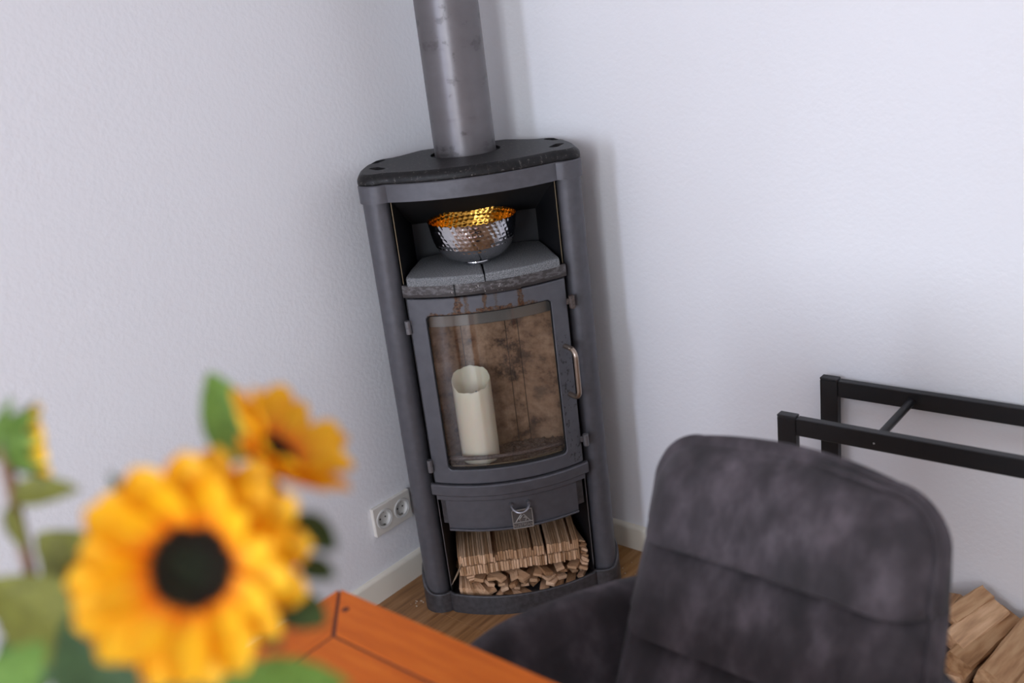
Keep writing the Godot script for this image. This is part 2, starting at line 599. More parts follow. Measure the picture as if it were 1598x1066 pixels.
func build_socket() -> void:
	var t := thing("wall_socket", "white double power socket on the wall beside the stove", "socket", Transform3D(Basis(), Vector3(0, 0.225, 0.473)))
	var csg := CSGCombiner3D.new()
	csg.name = "cover_plate"
	var slab := CSGMesh3D.new()
	slab.name = "plate"
	slab.mesh = MB.new().box(Vector3(0.006, 0, 0), Vector3(0.012, 0.083, 0.134), 0.0015).mesh(0)
	slab.material = M.plastic
	csg.add_child(slab, true)
	for s in [0.032, -0.032]:
		var well := CSGCylinder3D.new()
		well.name = "well"
		well.operation = CSGShape3D.OPERATION_SUBTRACTION
		well.radius = 0.0278
		well.height = 0.02
		well.sides = 48
		well.material = M.plastic_in
		well.transform = Transform3D(Basis(Vector3.FORWARD, PI / 2), Vector3(0.0125, 0, s))
		csg.add_child(well, true)
	t.add_child(csg, true)
	for s in [0.032, -0.032]:
		var turn := Transform3D(Basis(Vector3.FORWARD, PI / 2), Vector3(0.012, 0, s))
		obj("socket_insert", MB.new().lathe([[0.0, -0.0085], [0.0275, -0.0085], [0.0275, 0.0012], [0.0262, 0.002], [0.0255, 0.0012], [0.024, 0.0014], [0.0225, 0.0016], [0.0205, 0.001], [0.0198, -0.0065], [0.0195, -0.0075], [0.0, -0.0075]], 40).mesh(), M.plastic_in, t, turn)
		var pins := MB.new()
		for a in [-1.0, 1.0]:
			pins.lathe([[0.0, -0.0072], [0.0026, -0.0072], [0.0026, -0.0068], [0.0, -0.0066]], 10, Vector3(0, 0, a * 0.0095))
		obj("pin_hole", pins.mesh(), M.dark_hole, t, turn)
		var clip := MB.new()
		for a in [-1.0, 1.0]:
			clip.box(Vector3(a * 0.0185, -0.0035, 0), Vector3(0.0022, 0.006, 0.006), 0.0004)
		obj("earth_clip", clip.mesh(), M.pin, t, turn)


# ------------------------------------------------------------------ the stove
func arc(x: float, z0: float, r := 0.38) -> float:
	return z0 - (r - sqrt(r * r - x * x))


func arc_path(x0: float, x1: float, z0: float, n := 24) -> PackedVector2Array:
	var p := PackedVector2Array()
	for i in n + 1:
		var x := lerpf(x0, x1, float(i) / n)
		p.append(Vector2(x, arc(x, z0)))
	return p


func arc_plate(x0: float, x1: float, y0: float, y1: float, z0: float, thick: float, b := 0.0015) -> ArrayMesh:
	var p := arc_path(x0, x1, z0)
	var q := arc_path(x0, x1, z0 - thick)
	q.reverse()
	p.append_array(q)
	return MB.new().loft(p, [[b, y0], [0.0, y0 + b], [0.0, y1 - b], [b, y1]]).mesh()


func outline(z0: float, grow := 0.0) -> PackedVector2Array:   # plan of base and top band: back, bosses round the columns, bowed front
	var half := PackedVector2Array([Vector2(-0.105 - grow, -0.135 - grow), Vector2(-0.18 - grow, -0.075), Vector2(-0.240 - grow, 0.01), Vector2(-0.256 - grow, 0.07), Vector2(-0.260 - grow, 0.11)])
	for k in 11:
		var a := deg_to_rad(lerpf(188, 62, k / 10.0))
		half.append(Vector2(-0.215, 0.15) + Vector2(cos(a), sin(a)) * (0.047 + grow))
	var p := half.duplicate()
	p.append_array(arc_path(-0.186, 0.186, z0 + grow, 26))
	for k in range(half.size() - 1, -1, -1):
		p.append(Vector2(-half[k].x, half[k].y))
	return p


func ribbon(outer: PackedVector2Array, inset: float, y0: Array, y1: Array, b := 0.0015) -> MB:   # an upright band that follows a closed outline
	var nrm := MB.normals2(outer)
	var rows := [PackedVector3Array(), PackedVector3Array(), PackedVector3Array(), PackedVector3Array(), PackedVector3Array(), PackedVector3Array()]
	for i in outer.size():
		var o := outer[i]
		var q := o - nrm[i] * inset
		var ob := o - nrm[i] * b
		var qb := q + nrm[i] * b
		rows[0].append(Vector3(o.x, y0[i], o.y))
		rows[1].append(Vector3(o.x, y1[i] - b, o.y))
		rows[2].append(Vector3(ob.x, y1[i], ob.y))
		rows[3].append(Vector3(qb.x, y1[i], qb.y))
		rows[4].append(Vector3(q.x, y1[i] - b, q.y))
		rows[5].append(Vector3(q.x, y0[i], q.y))
	var m := MB.new()
	m.grid(rows, true, true)
	m.outward(0)
	return m


func mirror2(p: PackedVector2Array, s: float) -> PackedVector2Array:
	var q := PackedVector2Array()
	for v in p:
		q.append(Vector2(v.x * s, v.y))
	return q


func sheet(a: Vector2, b: Vector2, y0: float, y1: float, th := 0.003) -> ArrayMesh:
	var d := (b - a).normalized()
	var n := Vector2(-d.y, d.x) * th / 2
	return MB.new().loft(PackedVector2Array([a - n, b - n, b + n, a + n]), [[0.0, y0], [0.0, y1]]).mesh()


func build_stove() -> void:
	var t := thing("wood_stove", "grey corner wood stove with bowed glass door and open wood tray", "stove", stove_at)
	# base tray
	var o := outline(0.250)
	obj("base_plate", MB.new().loft(o, [[0.004, 0.0], [0.004, 0.022], [0.006, 0.026]]).mesh(), M.paint_dark, t)
	var y0 := []
	var y1 := []
	for p in o:
		y0.append(0.0)
		var up := 0.054
		if absf(p.x) > 0.19:
			up = lerpf(0.054, 0.105, smoothstep(0.196, 0.125, p.y))
		y1.append(up)
	obj("base_rim", ribbon(o, 0.010, y0, y1, 0.003).mesh(50), M.paint_dark, t)
	# columns, casing
	for s in [-1.0, 1.0]:
		var c := PackedVector2Array([Vector2(-0.247, 0.05), Vector2(-0.252, 0.10)])
		for k in 9:
			var a := deg_to_rad(lerpf(178, 2, k / 8.0))
			c.append(Vector2(-0.2225, 0.152) + Vector2(cos(a), sin(a)) * 0.0315)
		c.append_array(PackedVector2Array([Vector2(-0.200, 0.125), Vector2(-0.235, 0.05)]))
		obj("column", MB.new().loft(mirror2(c, s), [[0.0, 0.028], [0.0, 1.092]]).mesh(), M.paint, t)
		obj("side_panel", sheet(Vector2(s * 0.2445, 0.055), Vector2(s * 0.176, -0.068), 0.028, 1.09), M.paint_dark, t)
		obj("side_panel", sheet(Vector2(s * 0.176, -0.068), Vector2(s * 0.104, -0.126), 0.028, 1.09), M.paint_dark, t)
		var ln := obj("inner_liner", sheet(Vector2(s * 0.1885, 0.176), Vector2(s * 0.1575, -0.020), 0.03, 1.088, 0.002), M.liner, t)
		ln.set_meta("label", "dark inner side sheet")
		obj("liner_edge", MB.new().box(Vector3(s * 0.1887, 0.987, 0.1772), Vector3(0.0022, 0.198, 0.002), 0.0004).mesh(), M.strip, t)
		obj("liner_edge", MB.new().box(Vector3(s * 0.1887, 0.20, 0.1772), Vector3(0.0022, 0.27, 0.002), 0.0004).mesh(), M.hinge, t)
	obj("back_panel", sheet(Vector2(-0.104, -0.126), Vector2(0.104, -0.126), 0.028, 1.09), M.paint_dark, t)
	obj("inner_back", sheet(Vector2(-0.160, -0.021), Vector2(0.160, -0.021), 0.03, 1.088, 0.002), M.liner, t)
	# sloping baffle in the niche's roof
	var bf := MB.new()
	bf.hexa([Vector3(-0.19, 1.092, 0.185), Vector3(0.19, 1.092, 0.185), Vector3(0.19, 1.088, 0.185), Vector3(-0.19, 1.088, 0.185), Vector3(-0.1575, 0.989, -0.0195), Vector3(0.1575, 0.989, -0.0195), Vector3(0.1575, 0.985, -0.0195), Vector3(-0.1575, 0.985, -0.0195)])
	obj("niche_baffle", bf.mesh(0), M.soot, t)
	# top band with its bosses, and the cast top with slots and a flue hole
	var tb := outline(0.246, -0.003)
	y0 = []
	y1 = []
	for p in tb:
		y0.append(1.0855)
		y1.append(1.1265)
	obj("top_band", ribbon(tb, 0.010, y0, y1, 0.002).mesh(), M.paint, t)
	var tp := PackedVector2Array([Vector2(-0.088, -0.135), Vector2(-0.115, -0.132), Vector2(-0.168, -0.08), Vector2(-0.187, -0.066), Vector2(-0.210, -0.064), Vector2(-0.232, -0.040), Vector2(-0.250, 0.017), Vector2(-0.258, 0.07), Vector2(-0.259, 0.11)])
	for k in 8:
		var a := deg_to_rad(lerpf(180, 72, k / 7.0))
		tp.append(Vector2(-0.213, 0.142) + Vector2(cos(a), sin(a)) * 0.046)
	var half := tp.duplicate()
	tp.append_array(arc_path(-0.178, 0.178, 0.240, 24))
	for k in range(half.size() - 1, -1, -1):
		tp.append(Vector2(-half[k].x, half[k].y))
	var steps := [[0.003, 1.1245], [0.0005, 1.127], [0.0, 1.130]]
	for k in 8:
		var a := deg_to_rad(66.0 * k / 7.0)
		steps.append([0.022 * (1.0 - cos(a)), 1.133 + 0.0195 * sin(a)])
	var slab := MB.new().loft(tp, steps)
	var csg := CSGCombiner3D.new()
	csg.name = "top_plate"
	csg.set_meta("label", "black cast top plate with scuffed rounded edge")
	var body := CSGMesh3D.new()
	body.name = "plate"
	body.mesh = slab.mesh(20)
	body.material = M.cast
	csg.add_child(body, true)
	for s in [-1.0, 1.0]:
		for q in [[Vector2(0.216, -0.016), Vector2(0.19, -0.05).angle_to_point(Vector2(0.226, 0.012)), 0.054, 0.024], [Vector2(0.212, 0.095), Vector2(0.228, 0.066).angle_to_point(Vector2(0.196, 0.124)), 0.056, 0.025]]:
			var a: float = q[1]
			var c: Vector2 = q[0]
			var sl := CSGMesh3D.new()
			sl.name = "slot"
			sl.operation = CSGShape3D.OPERATION_SUBTRACTION
			var cap := PackedVector2Array()
			for k in 20:
				var b := TAU * k / 20.0
				var e: float = (float(q[2]) - float(q[3])) / 2 * signf(cos(b) + 1e-6)
				var v := Vector2(cos(b) * float(q[3]) / 2 + e, sin(b) * float(q[3]) / 2).rotated(a)
				cap.append(Vector2(s * (c.x + v.x), c.y + v.y))
			sl.mesh = MB.new().loft(cap, [[0.003, 1.130], [0.0, 1.1500], [0.0, 1.16]]).mesh()
			sl.material = M.soot
			csg.add_child(sl, true)
	var hole := CSGCylinder3D.new()
	hole.name = "flue_hole"
	hole.operation = CSGShape3D.OPERATION_SUBTRACTION
	hole.radius = 0.086
	hole.height = 0.016
	hole.sides = 64
	hole.position.y = 1.152
	hole.material = M.soot
	csg.add_child(hole, true)
	t.add_child(csg, true)
	# stone slabs and the ledge that carries them
	var st := {-1.0: PackedVector2Array([Vector2(-0.0015, -0.014), Vector2(-0.083, -0.010), Vector2(-0.146, 0.020), Vector2(-0.170, 0.115), Vector2(-0.181, 0.182)]), 1.0: PackedVector2Array([Vector2(0.0015, -0.014), Vector2(0.12, -0.014), Vector2(0.156, 0.0), Vector2(0.166, 0.055), Vector2(0.180, 0.182)])}
	for s in st:
		var p: PackedVector2Array = st[s]
		var e := arc_path(s * 0.179, s * 0.0015, 0.246, 12)
		p.append_array(e)
		obj("stone_slab", MB.new().loft(p, [[0.003, 0.8855], [0.0, 0.8872], [0.0, 0.9005], [0.0015, 0.9048], [0.005, 0.9068]]).mesh(50), M.stone, t)
	var shelf := arc_path(-0.188, 0.188, 0.236)
	shelf.append_array(PackedVector2Array([Vector2(0.158, -0.018), Vector2(-0.158, -0.018)]))
	obj("shelf_plate", MB.new().loft(shelf, [[0.0, 0.858], [0.0, 0.8853]]).mesh(), M.soot, t)
	var lp := ledge_paint()
	obj("ledge_band", arc_plate(-0.1935, 0.1935, 0.8585, 0.888, 0.245, 0.010), lp, t).set_meta("label", "tar-stained metal ledge under the stones")
	obj("ledge_clip", arc_plate(-0.004, 0.080, 0.8575, 0.8865, 0.2485, 0.004, 0.001), lp, t)
	for q in [[-0.0745, 0.0035], [0.0, 0.003]]:
		obj("ledge_joint", arc_plate(q[0], q[0] + q[1], 0.8585, 0.888, 0.2462, 0.003, 0.0003), M.soot, t)
	build_door(t)
	# firebox
	var wall := [Vector2(-0.165, 0.192), Vector2(-0.162, 0.112), Vector2(-0.071, 0.076), Vector2(0.040, 0.076), Vector2(0.071, 0.077), Vector2(0.162, 0.112), Vector2(0.165, 0.192)]
	for k in wall.size() - 1:
		var a: Vector2 = wall[k]
		var b: Vector2 = wall[k + 1]
		var d := (b - a).normalized()
		var n := Vector2(-d.y, d.x) * -0.016
		var g := d * 0.0009
		obj("firebrick", MB.new().loft(PackedVector2Array([a + g, b - g, b - g + n, a + g + n]), [[0.0015, 0.385], [0.0, 0.3865], [0.0, 0.833], [0.0015, 0.8345]]).mesh(), M.brick, t)
	for s in [-1.0, 1.0]:
		obj("firebox_cheek", sheet(Vector2(s * 0.1845, 0.196), Vector2(s * 0.1735, 0.06), 0.376, 0.858, 0.006), M.soot, t)
		obj("firebox_cheek", sheet(Vector2(s * 0.1685, 0.1945), Vector2(s * 0.1845, 0.1915), 0.376, 0.858, 0.005), M.soot, t)
	var roof := arc_path(-0.185, 0.185, 0.215)
	roof.append_array(PackedVector2Array([Vector2(0.16, 0.05), Vector2(-0.16, 0.05)]))
	obj("firebox_roof", MB.new().loft(roof, [[0.0, 0.836], [0.0, 0.857]]).mesh(), M.soot, t)
	obj("firebox_floor", MB.new().loft(roof, [[0.0, 0.378], [0.0, 0.386]]).mesh(), M.soot, t)
	obj("air_deflector", arc_plate(-0.170, 0.170, 0.779, 0.834, 0.222, 0.004), M.deflector, t)
	var ash := MB.new()
	var rows := []
	var hn := noise(120, 9.0, 4, FastNoiseLite.TYPE_SIMPLEX_SMOOTH, 0.65)
	for j in 41:
		var r := PackedVector3Array()
		for i in 61:
			var x := lerpf(-0.164, 0.164, i / 60.0)
			var v := j / 40.0
			var back := 0.074 if absf(x) < 0.07 else lerpf(0.074, 0.11, (absf(x) - 0.07) / 0.094)
			var z := lerpf(back, arc(x, 0.213), v)
			var heap := 0.020 * smoothstep(0.02, 0.17, x) * (1.0 - absf(v - 0.55)) + 0.012 * v * smoothstep(-0.06, 0.05, x)
			if Vector2(x + 0.064, z - 0.147).length() < 0.06:
				heap = 0.0
			r.append(Vector3(x, 0.400 + heap + 0.010 * hn.get_noise_2d(x * 6.0, z * 6.0) * smoothstep(0.044, 0.07, Vector2(x + 0.064, z - 0.147).length()), z))
		rows.append(r)
	ash.grid(rows)
	var low := []
	for e in [rows[0], rows[40]]:
		var d := PackedVector3Array()
		for p in e:
			d.append(Vector3(p.x, 0.386, p.z))
		low.append(d)
	ash.grid([rows[40], low[1], low[0], rows[0]])
	ash.outward(0)
	var am := obj("ash_bed", ash.mesh(60), M.ash, t)
	am.set_meta("kind", "stuff")
	var path := PackedVector3Array()
	for i in 25:
		var x := lerpf(-0.166, 0.166, i / 24.0)
		path.append(Vector3(x, 0.4325, arc(x, 0.216)))
	obj("log_guard", MB.new().tube(path, 0.0058, 10).mesh(60), M.bar, t)
	# ring shelf, ash drawer, badge, pull
	var ringp := arc_path(-0.188, 0.188, 0.24)
	ringp.append_array(PackedVector2Array([Vector2(0.158, -0.018), Vector2(-0.158, -0.018)]))
	obj("firebox_base", MB.new().loft(ringp, [[0.0, 0.331], [0.0, 0.376]]).mesh(), M.paint_dark, t)
	obj("ring_band", arc_plate(-0.1985, 0.1985, 0.345, 0.3745, 0.257, 0.016, 0.003), M.paint, t)
	obj("ring_lip", arc_plate(-0.188, 0.188, 0.331, 0.346, 0.252, 0.012, 0.002), M.paint, t)
	var dr := obj("ash_drawer", arc_plate(-0.168, 0.162, 0.250, 0.333, 0.2445, 0.012, 0.001), M.paint, t)
	obj("drawer_lip", arc_plate(-0.168, 0.162, 0.2455, 0.2505, 0.2525, 0.018, 0.0015), M.paint, dr)
	var dbx := arc_path(-0.18, 0.18, 0.231)
	dbx.append_array(PackedVector2Array([Vector2(0.155, 0.03), Vector2(-0.155, 0.03)]))
	obj("drawer_box", MB.new().loft(dbx, [[0.0, 0.256], [0.0, 0.332]]).mesh(), M.paint_dark, dr)
	# badge: raised rim, a gable with a flame, a line of letters
	var bt := Transform3D(Basis(Vector3.UP, 0.04), Vector3(0.016, 0.272, arc(0.016, 0.2445) + 0.003))
	var bd := obj("badge", MB.new().box(Vector3(0, 0, 0.0025), Vector3(0.052, 0.052, 0.005), 0.001).mesh(), M.badge_field, t, bt)
	bd.set_meta("label", "square relief badge with a gable, a flame and lettering")
	var rim := MB.new()
	for s in [-1.0, 1.0]:
		rim.box(Vector3(s * 0.025, 0, 0.0056), Vector3(0.0022, 0.052, 0.003), 0.0005)
		rim.box(Vector3(0, s * 0.0249, 0.0056), Vector3(0.052, 0.0022, 0.003), 0.0005)
	obj("badge_rim", rim.mesh(), M.badge, bd)
	var em := MB.new()
	for s in [-1.0, 1.0]:
		em.tube(PackedVector3Array([Vector3(0, 0.016, 0.0052), Vector3(s * 0.018, -0.008, 0.0052)]), 0.0015, 8)
	em.tube(PackedVector3Array([Vector3(-0.024, -0.0095, 0.0052), Vector3(0.024, -0.0095, 0.0052)]), 0.0012, 8)
	em.tube(PackedVector3Array([Vector3(-0.006, -0.007, 0.0052), Vector3(-0.008, -0.001, 0.0052), Vector3(-0.004, 0.004, 0.0052), Vector3(0.0, 0.010, 0.0052)]), [0.0012, 0.002, 0.0017, 0.0007], 8)
	em.tube(PackedVector3Array([Vector3(0.006, -0.007, 0.0052), Vector3(0.009, -0.001, 0.0052), Vector3(0.006, 0.004, 0.0052), Vector3(0.002, 0.002, 0.0052)]), [0.0012, 0.002, 0.0017, 0.0007], 8)
	obj("emblem", em.mesh(60), M.badge, bd)
	var tx := TextMesh.new()
	tx.text = "AUSTRIAN"
	var sf := SystemFont.new()
	sf.font_names = PackedStringArray(["Droid Sans"])
	tx.font = sf
	tx.font_size = 32
	tx.pixel_size = 0.00034
	tx.depth = 0.0016
	obj("lettering", tx, M.badge, bd, Transform3D(Basis(), Vector3(0, -0.0178, 0.0055)))
	var pull := PackedVector3Array()
	for k in 17:
		var a := PI * k / 16.0
		pull.append(Vector3(0.014 - 0.0215 * cos(a), 0.312 - 0.010 * pow(sin(a), 1.2), arc(0.014, 0.2445) + 0.008 + 0.026 * sin(a)))
	obj("drawer_pull", MB.new().tube(pull, 0.0034, 10).mesh(60), M.pull, t)
	for s in [-1.0, 1.0]:
		obj("pull_eye", MB.new().tube(PackedVector3Array([Vector3(0.014 + s * 0.0215, 0.3125, 0.236), Vector3(0.014 + s * 0.0215, 0.312, 0.256)]), 0.005, 12).mesh(), M.hinge, t)


func build_door(t: Node3D) -> void:
	var z0 := 0.248
	var f := func(p: Vector2, dz: float) -> Vector3:
		return Vector3(p.x, p.y, arc(p.x, z0) + dz)
	var ring := func(hx: float, ya: float, yb: float, rad: float) -> PackedVector2Array:
		var p := PackedVector2Array()
		var c := [Vector2(hx - rad, yb - rad), Vector2(-hx + rad, yb - rad), Vector2(-hx + rad, ya + rad), Vector2(hx - rad, ya + rad)]
		for k in 4:
			for s in 7:
				var a := PI / 2 * (k + s / 6.0)
				p.append(c[k] + Vector2(cos(a), sin(a)) * rad)
			var n: Vector2 = c[(k + 1) % 4] - c[k]
			var last := p[p.size() - 1]
			var cnt := 22 if k % 2 == 0 else 6
			for s in range(1, cnt):
				p.append(last + n * s / float(cnt))
		return p
	var inner: PackedVector2Array = ring.call(0.1475, 0.4145, 0.8150, 0.011)
	var outer: PackedVector2Array = ring.call(0.1865, 0.3775, 0.8555, 0.004)
	var pull := func(k: float) -> PackedVector2Array:
		var p := PackedVector2Array()
		for i in inner.size():
			p.append(inner[i].lerp(outer[i], k))
		return p
	var rows := []
	for q in [[0.0, -0.020], [0.0, -0.002], [0.05, 0.0], [0.5, 0.0], [0.95, 0.0], [1.0, -0.002], [1.0, -0.020], [0.5, -0.020]]:
		var r := PackedVector3Array()
		for p in pull.call(q[0]):
			r.append(f.call(p, q[1]))
		rows.append(r)
	var b := MB.new()
	b.grid(rows, true, true)
	b.outward(0)
	var door := obj("stove_door", b.mesh(), door_paint(), t)
	door.set_meta("label", "grey bowed stove door with rust runs above its window")
	var g := MB.new()
	rows = []
	for q in [[0.0, -0.006], [-0.07, -0.006], [-0.07, -0.018], [0.0, -0.018]]:
		var r := PackedVector3Array()
		for p in pull.call(q[0]):
			r.append(f.call(p, q[1]))
		rows.append(r)
	g.grid(rows, true, true)
	g.outward(0)
	obj("gasket", g.mesh(), M.gasket, door)
	rows = []
	for dz in [-0.010, -0.014]:
		for e in ([0.4165, 0.813] if dz > -0.012 else [0.813, 0.4165]):
			var r := PackedVector3Array()
			for i in 25:
				r.append(f.call(Vector2(lerpf(-0.1455, 0.1455, i / 24.0), e), dz))
			rows.append(r)
	var gl := MB.new()
	gl.grid(rows, false, true)
	gl.outward(0)
	obj("glass_pane", gl.mesh(), M.glass, door)
	obj("glass_retainer", arc_plate(-0.138, 0.138, 0.4185, 0.4212, z0 - 0.0155, 0.003, 0.0005), M.strip, door)
	# hinges on the left, latches on the right
	for y in [0.789, 0.426]:
		var h := MB.new()
		h.lathe([[0.0, y - 0.0165], [0.0062, y - 0.0165], [0.0072, y - 0.0155], [0.0072, y - 0.0015], [0.0066, y - 0.0008], [0.0072, y], [0.0072, y + 0.0155], [0.0062, y + 0.0165], [0.0, y + 0.0165]], 20, Vector3(-0.192, 0, 0.203))
		h.box(Vector3(-0.184, y + 0.009, 0.199), Vector3(0.012, 0.012, 0.004), 0.0008)
		obj("hinge", h.mesh(), M.hinge, t)
	for y in [0.797, 0.437]:
		var h := MB.new()
		h.lathe([[0.0, y - 0.0155], [0.0062, y - 0.0155], [0.0074, y - 0.0145], [0.0074, y + 0.0145], [0.0062, y + 0.0155], [0.0, y + 0.0155]], 16, Vector3(0.1985, 0, 0.203))
		h.box(Vector3(0.1885, y, 0.196), Vector3(0.014, 0.014, 0.006), 0.001)
		obj("latch_roller", h.mesh(), M.hinge if y < 0.6 else M.bar, t)
	# the bent grip
	var nx := 0.45
	var nz := 0.89
	var path := PackedVector3Array()
	var base := Vector3(0.1705, 0, arc(0.1705, z0))
	var out := Vector3(nx, 0, nz)
	var ya := 0.691
	var yb := 0.566
	for q in [[0.0, ya], [0.018, ya]]:
		path.append(base + out * float(q[0]) + Vector3(0, q[1], 0))
	for k in range(1, 7):
		var a := PI / 2 * k / 6.0
		path.append(base + out * (0.022 + 0.020 * sin(a)) + Vector3(0, ya - 0.020 * (1 - cos(a)), 0))
	for k in range(6, 0, -1):
		var a := PI / 2 * k / 6.0
		path.append(base + out * (0.022 + 0.020 * sin(a)) + Vector3(0, yb + 0.020 * (1 - cos(a)), 0))
	for q in [[0.018, yb], [0.0, yb]]:
		path.append(base + out * float(q[0]) + Vector3(0, q[1], 0))
	obj("door_handle", MB.new().tube(path, 0.0062, 14).mesh(60), M.handle, door).set_meta("label", "bronze-toned bent metal door handle")


func build_pipe() -> void:
	var o := obj("stove_pipe", MB.new().lathe([[0.0, 1.1465], [0.074, 1.1465], [0.075, 1.1475], [0.075, ROOM_H], [0.0, ROOM_H]], 72).mesh(), M.pipe)
	o.transform = stove_at
	tag(o, "scuffed grey steel flue pipe rising from the stove top", "stove pipe")


func build_bowl() -> void:
	var t := thing("hammered_bowl", "hammered silver bowl with gold lining on the stone slabs", "bowl", stove_at * Transform3D(Basis(), Vector3(-0.009, 0.9069, 0.132)))
	# outer profile: foot, belly, flaring rim
	var outer := [[0.0, 0.0], [0.031, 0.0], [0.034, 0.001], [0.0345, 0.006], [0.034, 0.0085], [0.047, 0.0115], [0.062, 0.0175], [0.0755, 0.026], [0.0855, 0.037], [0.0925, 0.050], [0.0975, 0.065], [0.101, 0.081], [0.103, 0.096], [0.1055, 0.110]]
	var dim := func(a: float, s: float, n: float) -> float:
		var row := floorf(s / 0.0085)
		var u := a / TAU * n + fposmod(row * 0.618, 1.0)
		var du := (u - floorf(u) - 0.5) * 2.0
		var dv := (s / 0.0085 - row - 0.5) * 2.0
		return maxf(0.0, 1.0 - (du * du + dv * dv) / 0.7) * (0.35 + 0.65 * fposmod(sin(row * 12.99 + floorf(u) * 78.2) * 437.5, 1.0))
	for side in 2:
		var rows := []
		var nv := 84
		for j in nv + 1:
			var v := float(j) / nv * (outer.size() - 1)
			var i0 := mini(int(v), outer.size() - 2)
			var q0: Array = outer[i0]
			var q1: Array = outer[i0 + 1]
			var rr := lerpf(q0[0], q1[0], v - i0)
			var yy := lerpf(q0[1], q1[1], v - i0)
			if side == 1:
				rr = maxf(0.0, rr - 0.0022)
				yy = maxf(yy, 0.0125) + (0.002 if yy < 0.1 else 0.0)
			var r := PackedVector3Array()
			for i in 240:
				var a := TAU * i / 240
				var d: float = dim.call(a, yy * 0.85, 46.0) * 0.0015 * smoothstep(0.016, 0.024, yy)
				var lip := 0.0016 * (sin(a * 53.0) + sin(a * 37.0 + 1.0)) * 0.7 * smoothstep(0.095, 0.110, yy)
				var k := rr - d * (1.0 if side == 0 else 0.9)
				r.append(Vector3(k * cos(a), yy + lip, k * sin(a)))
			rows.append(r)
		var b := MB.new()
		b.grid(rows, true)
		if side == 0:
			b.outward(0)
		else:
			b.outward(0)
			for k in range(0, b.P.size(), 3):
				b.swap(k)
		obj(["bowl_shell", "gold_lining"][side], b.mesh(70), [M.silver, M.gold][side], t)


func build_candle() -> void:
	var t := thing("pillar_candle", "thick cream pillar candle with broken rim behind stove glass", "candle", stove_at * Transform3D(Basis(), Vector3(-0.064, 0.4015, 0.149)))
	var n := 64
	var rim := func(a: float) -> float:       # a = 0 is to the right, PI / 2 towards the room
		var front := maxf(0.0, sin(a))
		var h := 0.219 - 0.020 * pow(front, 0.6) + 0.016 * pow(maxf(0.0, -sin(a)), 0.8)
		h += 0.006 * exp(-pow((a - 0.45) / 0.22, 2)) - 0.004 * exp(-pow((a - 2.2) / 0.3, 2))
		return h + 0.0012 * sin(a * 7.0) + 0.0008 * sin(a * 17.0 + 2.0)
	var rows := []
	for q in [[0.0, 0.0, 0], [0.040, 0.0, 0], [0.045, 0.003, 0], [0.0475, 0.010, 0], [0.048, 0.05, 0], [0.048, 0.12, 0], [0.048, 0.18, 0], [0.048, -0.004, 1], [0.0468, 0.0, 1], [0.0448, -0.002, 1], [0.0435, -0.02, 1], [0.042, 0.165, 0], [0.034, 0.160, 0], [0.0, 0.158, 0]]:
		var r := PackedVector3Array()
		for i in n:
			var a := TAU * i / n
			var y: float = q[1]
			if q[2] == 1:
				y += rim.call(a)
			r.append(Vector3(q[0] * cos(a), y, q[0] * sin(a)))
		rows.append(r)
	var b := MB.new()
	b.grid(rows, true)
	b.outward(0)
	obj("candle_wax", b.mesh(50), M.wax, t)
	obj("wick", MB.new().tube(PackedVector3Array([Vector3(0.006, 0.156, 0), Vector3(0.007, 0.172, 0.001), Vector3(0.010, 0.185, 0.003)]), 0.0016, 8).mesh(), M.wick, t)


# ------------------------------------------------------------------ firewood
func stick_mesh(w: float, h: float, l: float) -> ArrayMesh:
	var q := []
	for e in [-0.5, 0.5]:
		for k in [[-0.5, -0.5], [0.5, -0.5], [0.5, 0.5], [-0.5, 0.5]]:
			q.append(Vector3(k[0] * w * rng.randf_range(0.86, 1.0), k[1] * h * rng.randf_range(0.9, 1.0), e * l + rng.randf_range(-0.002, 0.002)))
	return MB.new().hexa(q).mesh(0)


const TONES := ["tan", "pale", "brown", "light tan", "dull tan", "dark brown", "cream", "grey-brown", "warm tan", "mid brown"]


func stick(local: Transform3D, mesh: Mesh, label: String, group: String) -> void:
	var k := rng.randi() % 10
	var o := obj("kindling_stick", mesh, M["stick%d" % k])
	label = label.replace("TONE", TONES[k])
	o.transform = stove_at * local
	tag(o, label, "kindling", group)


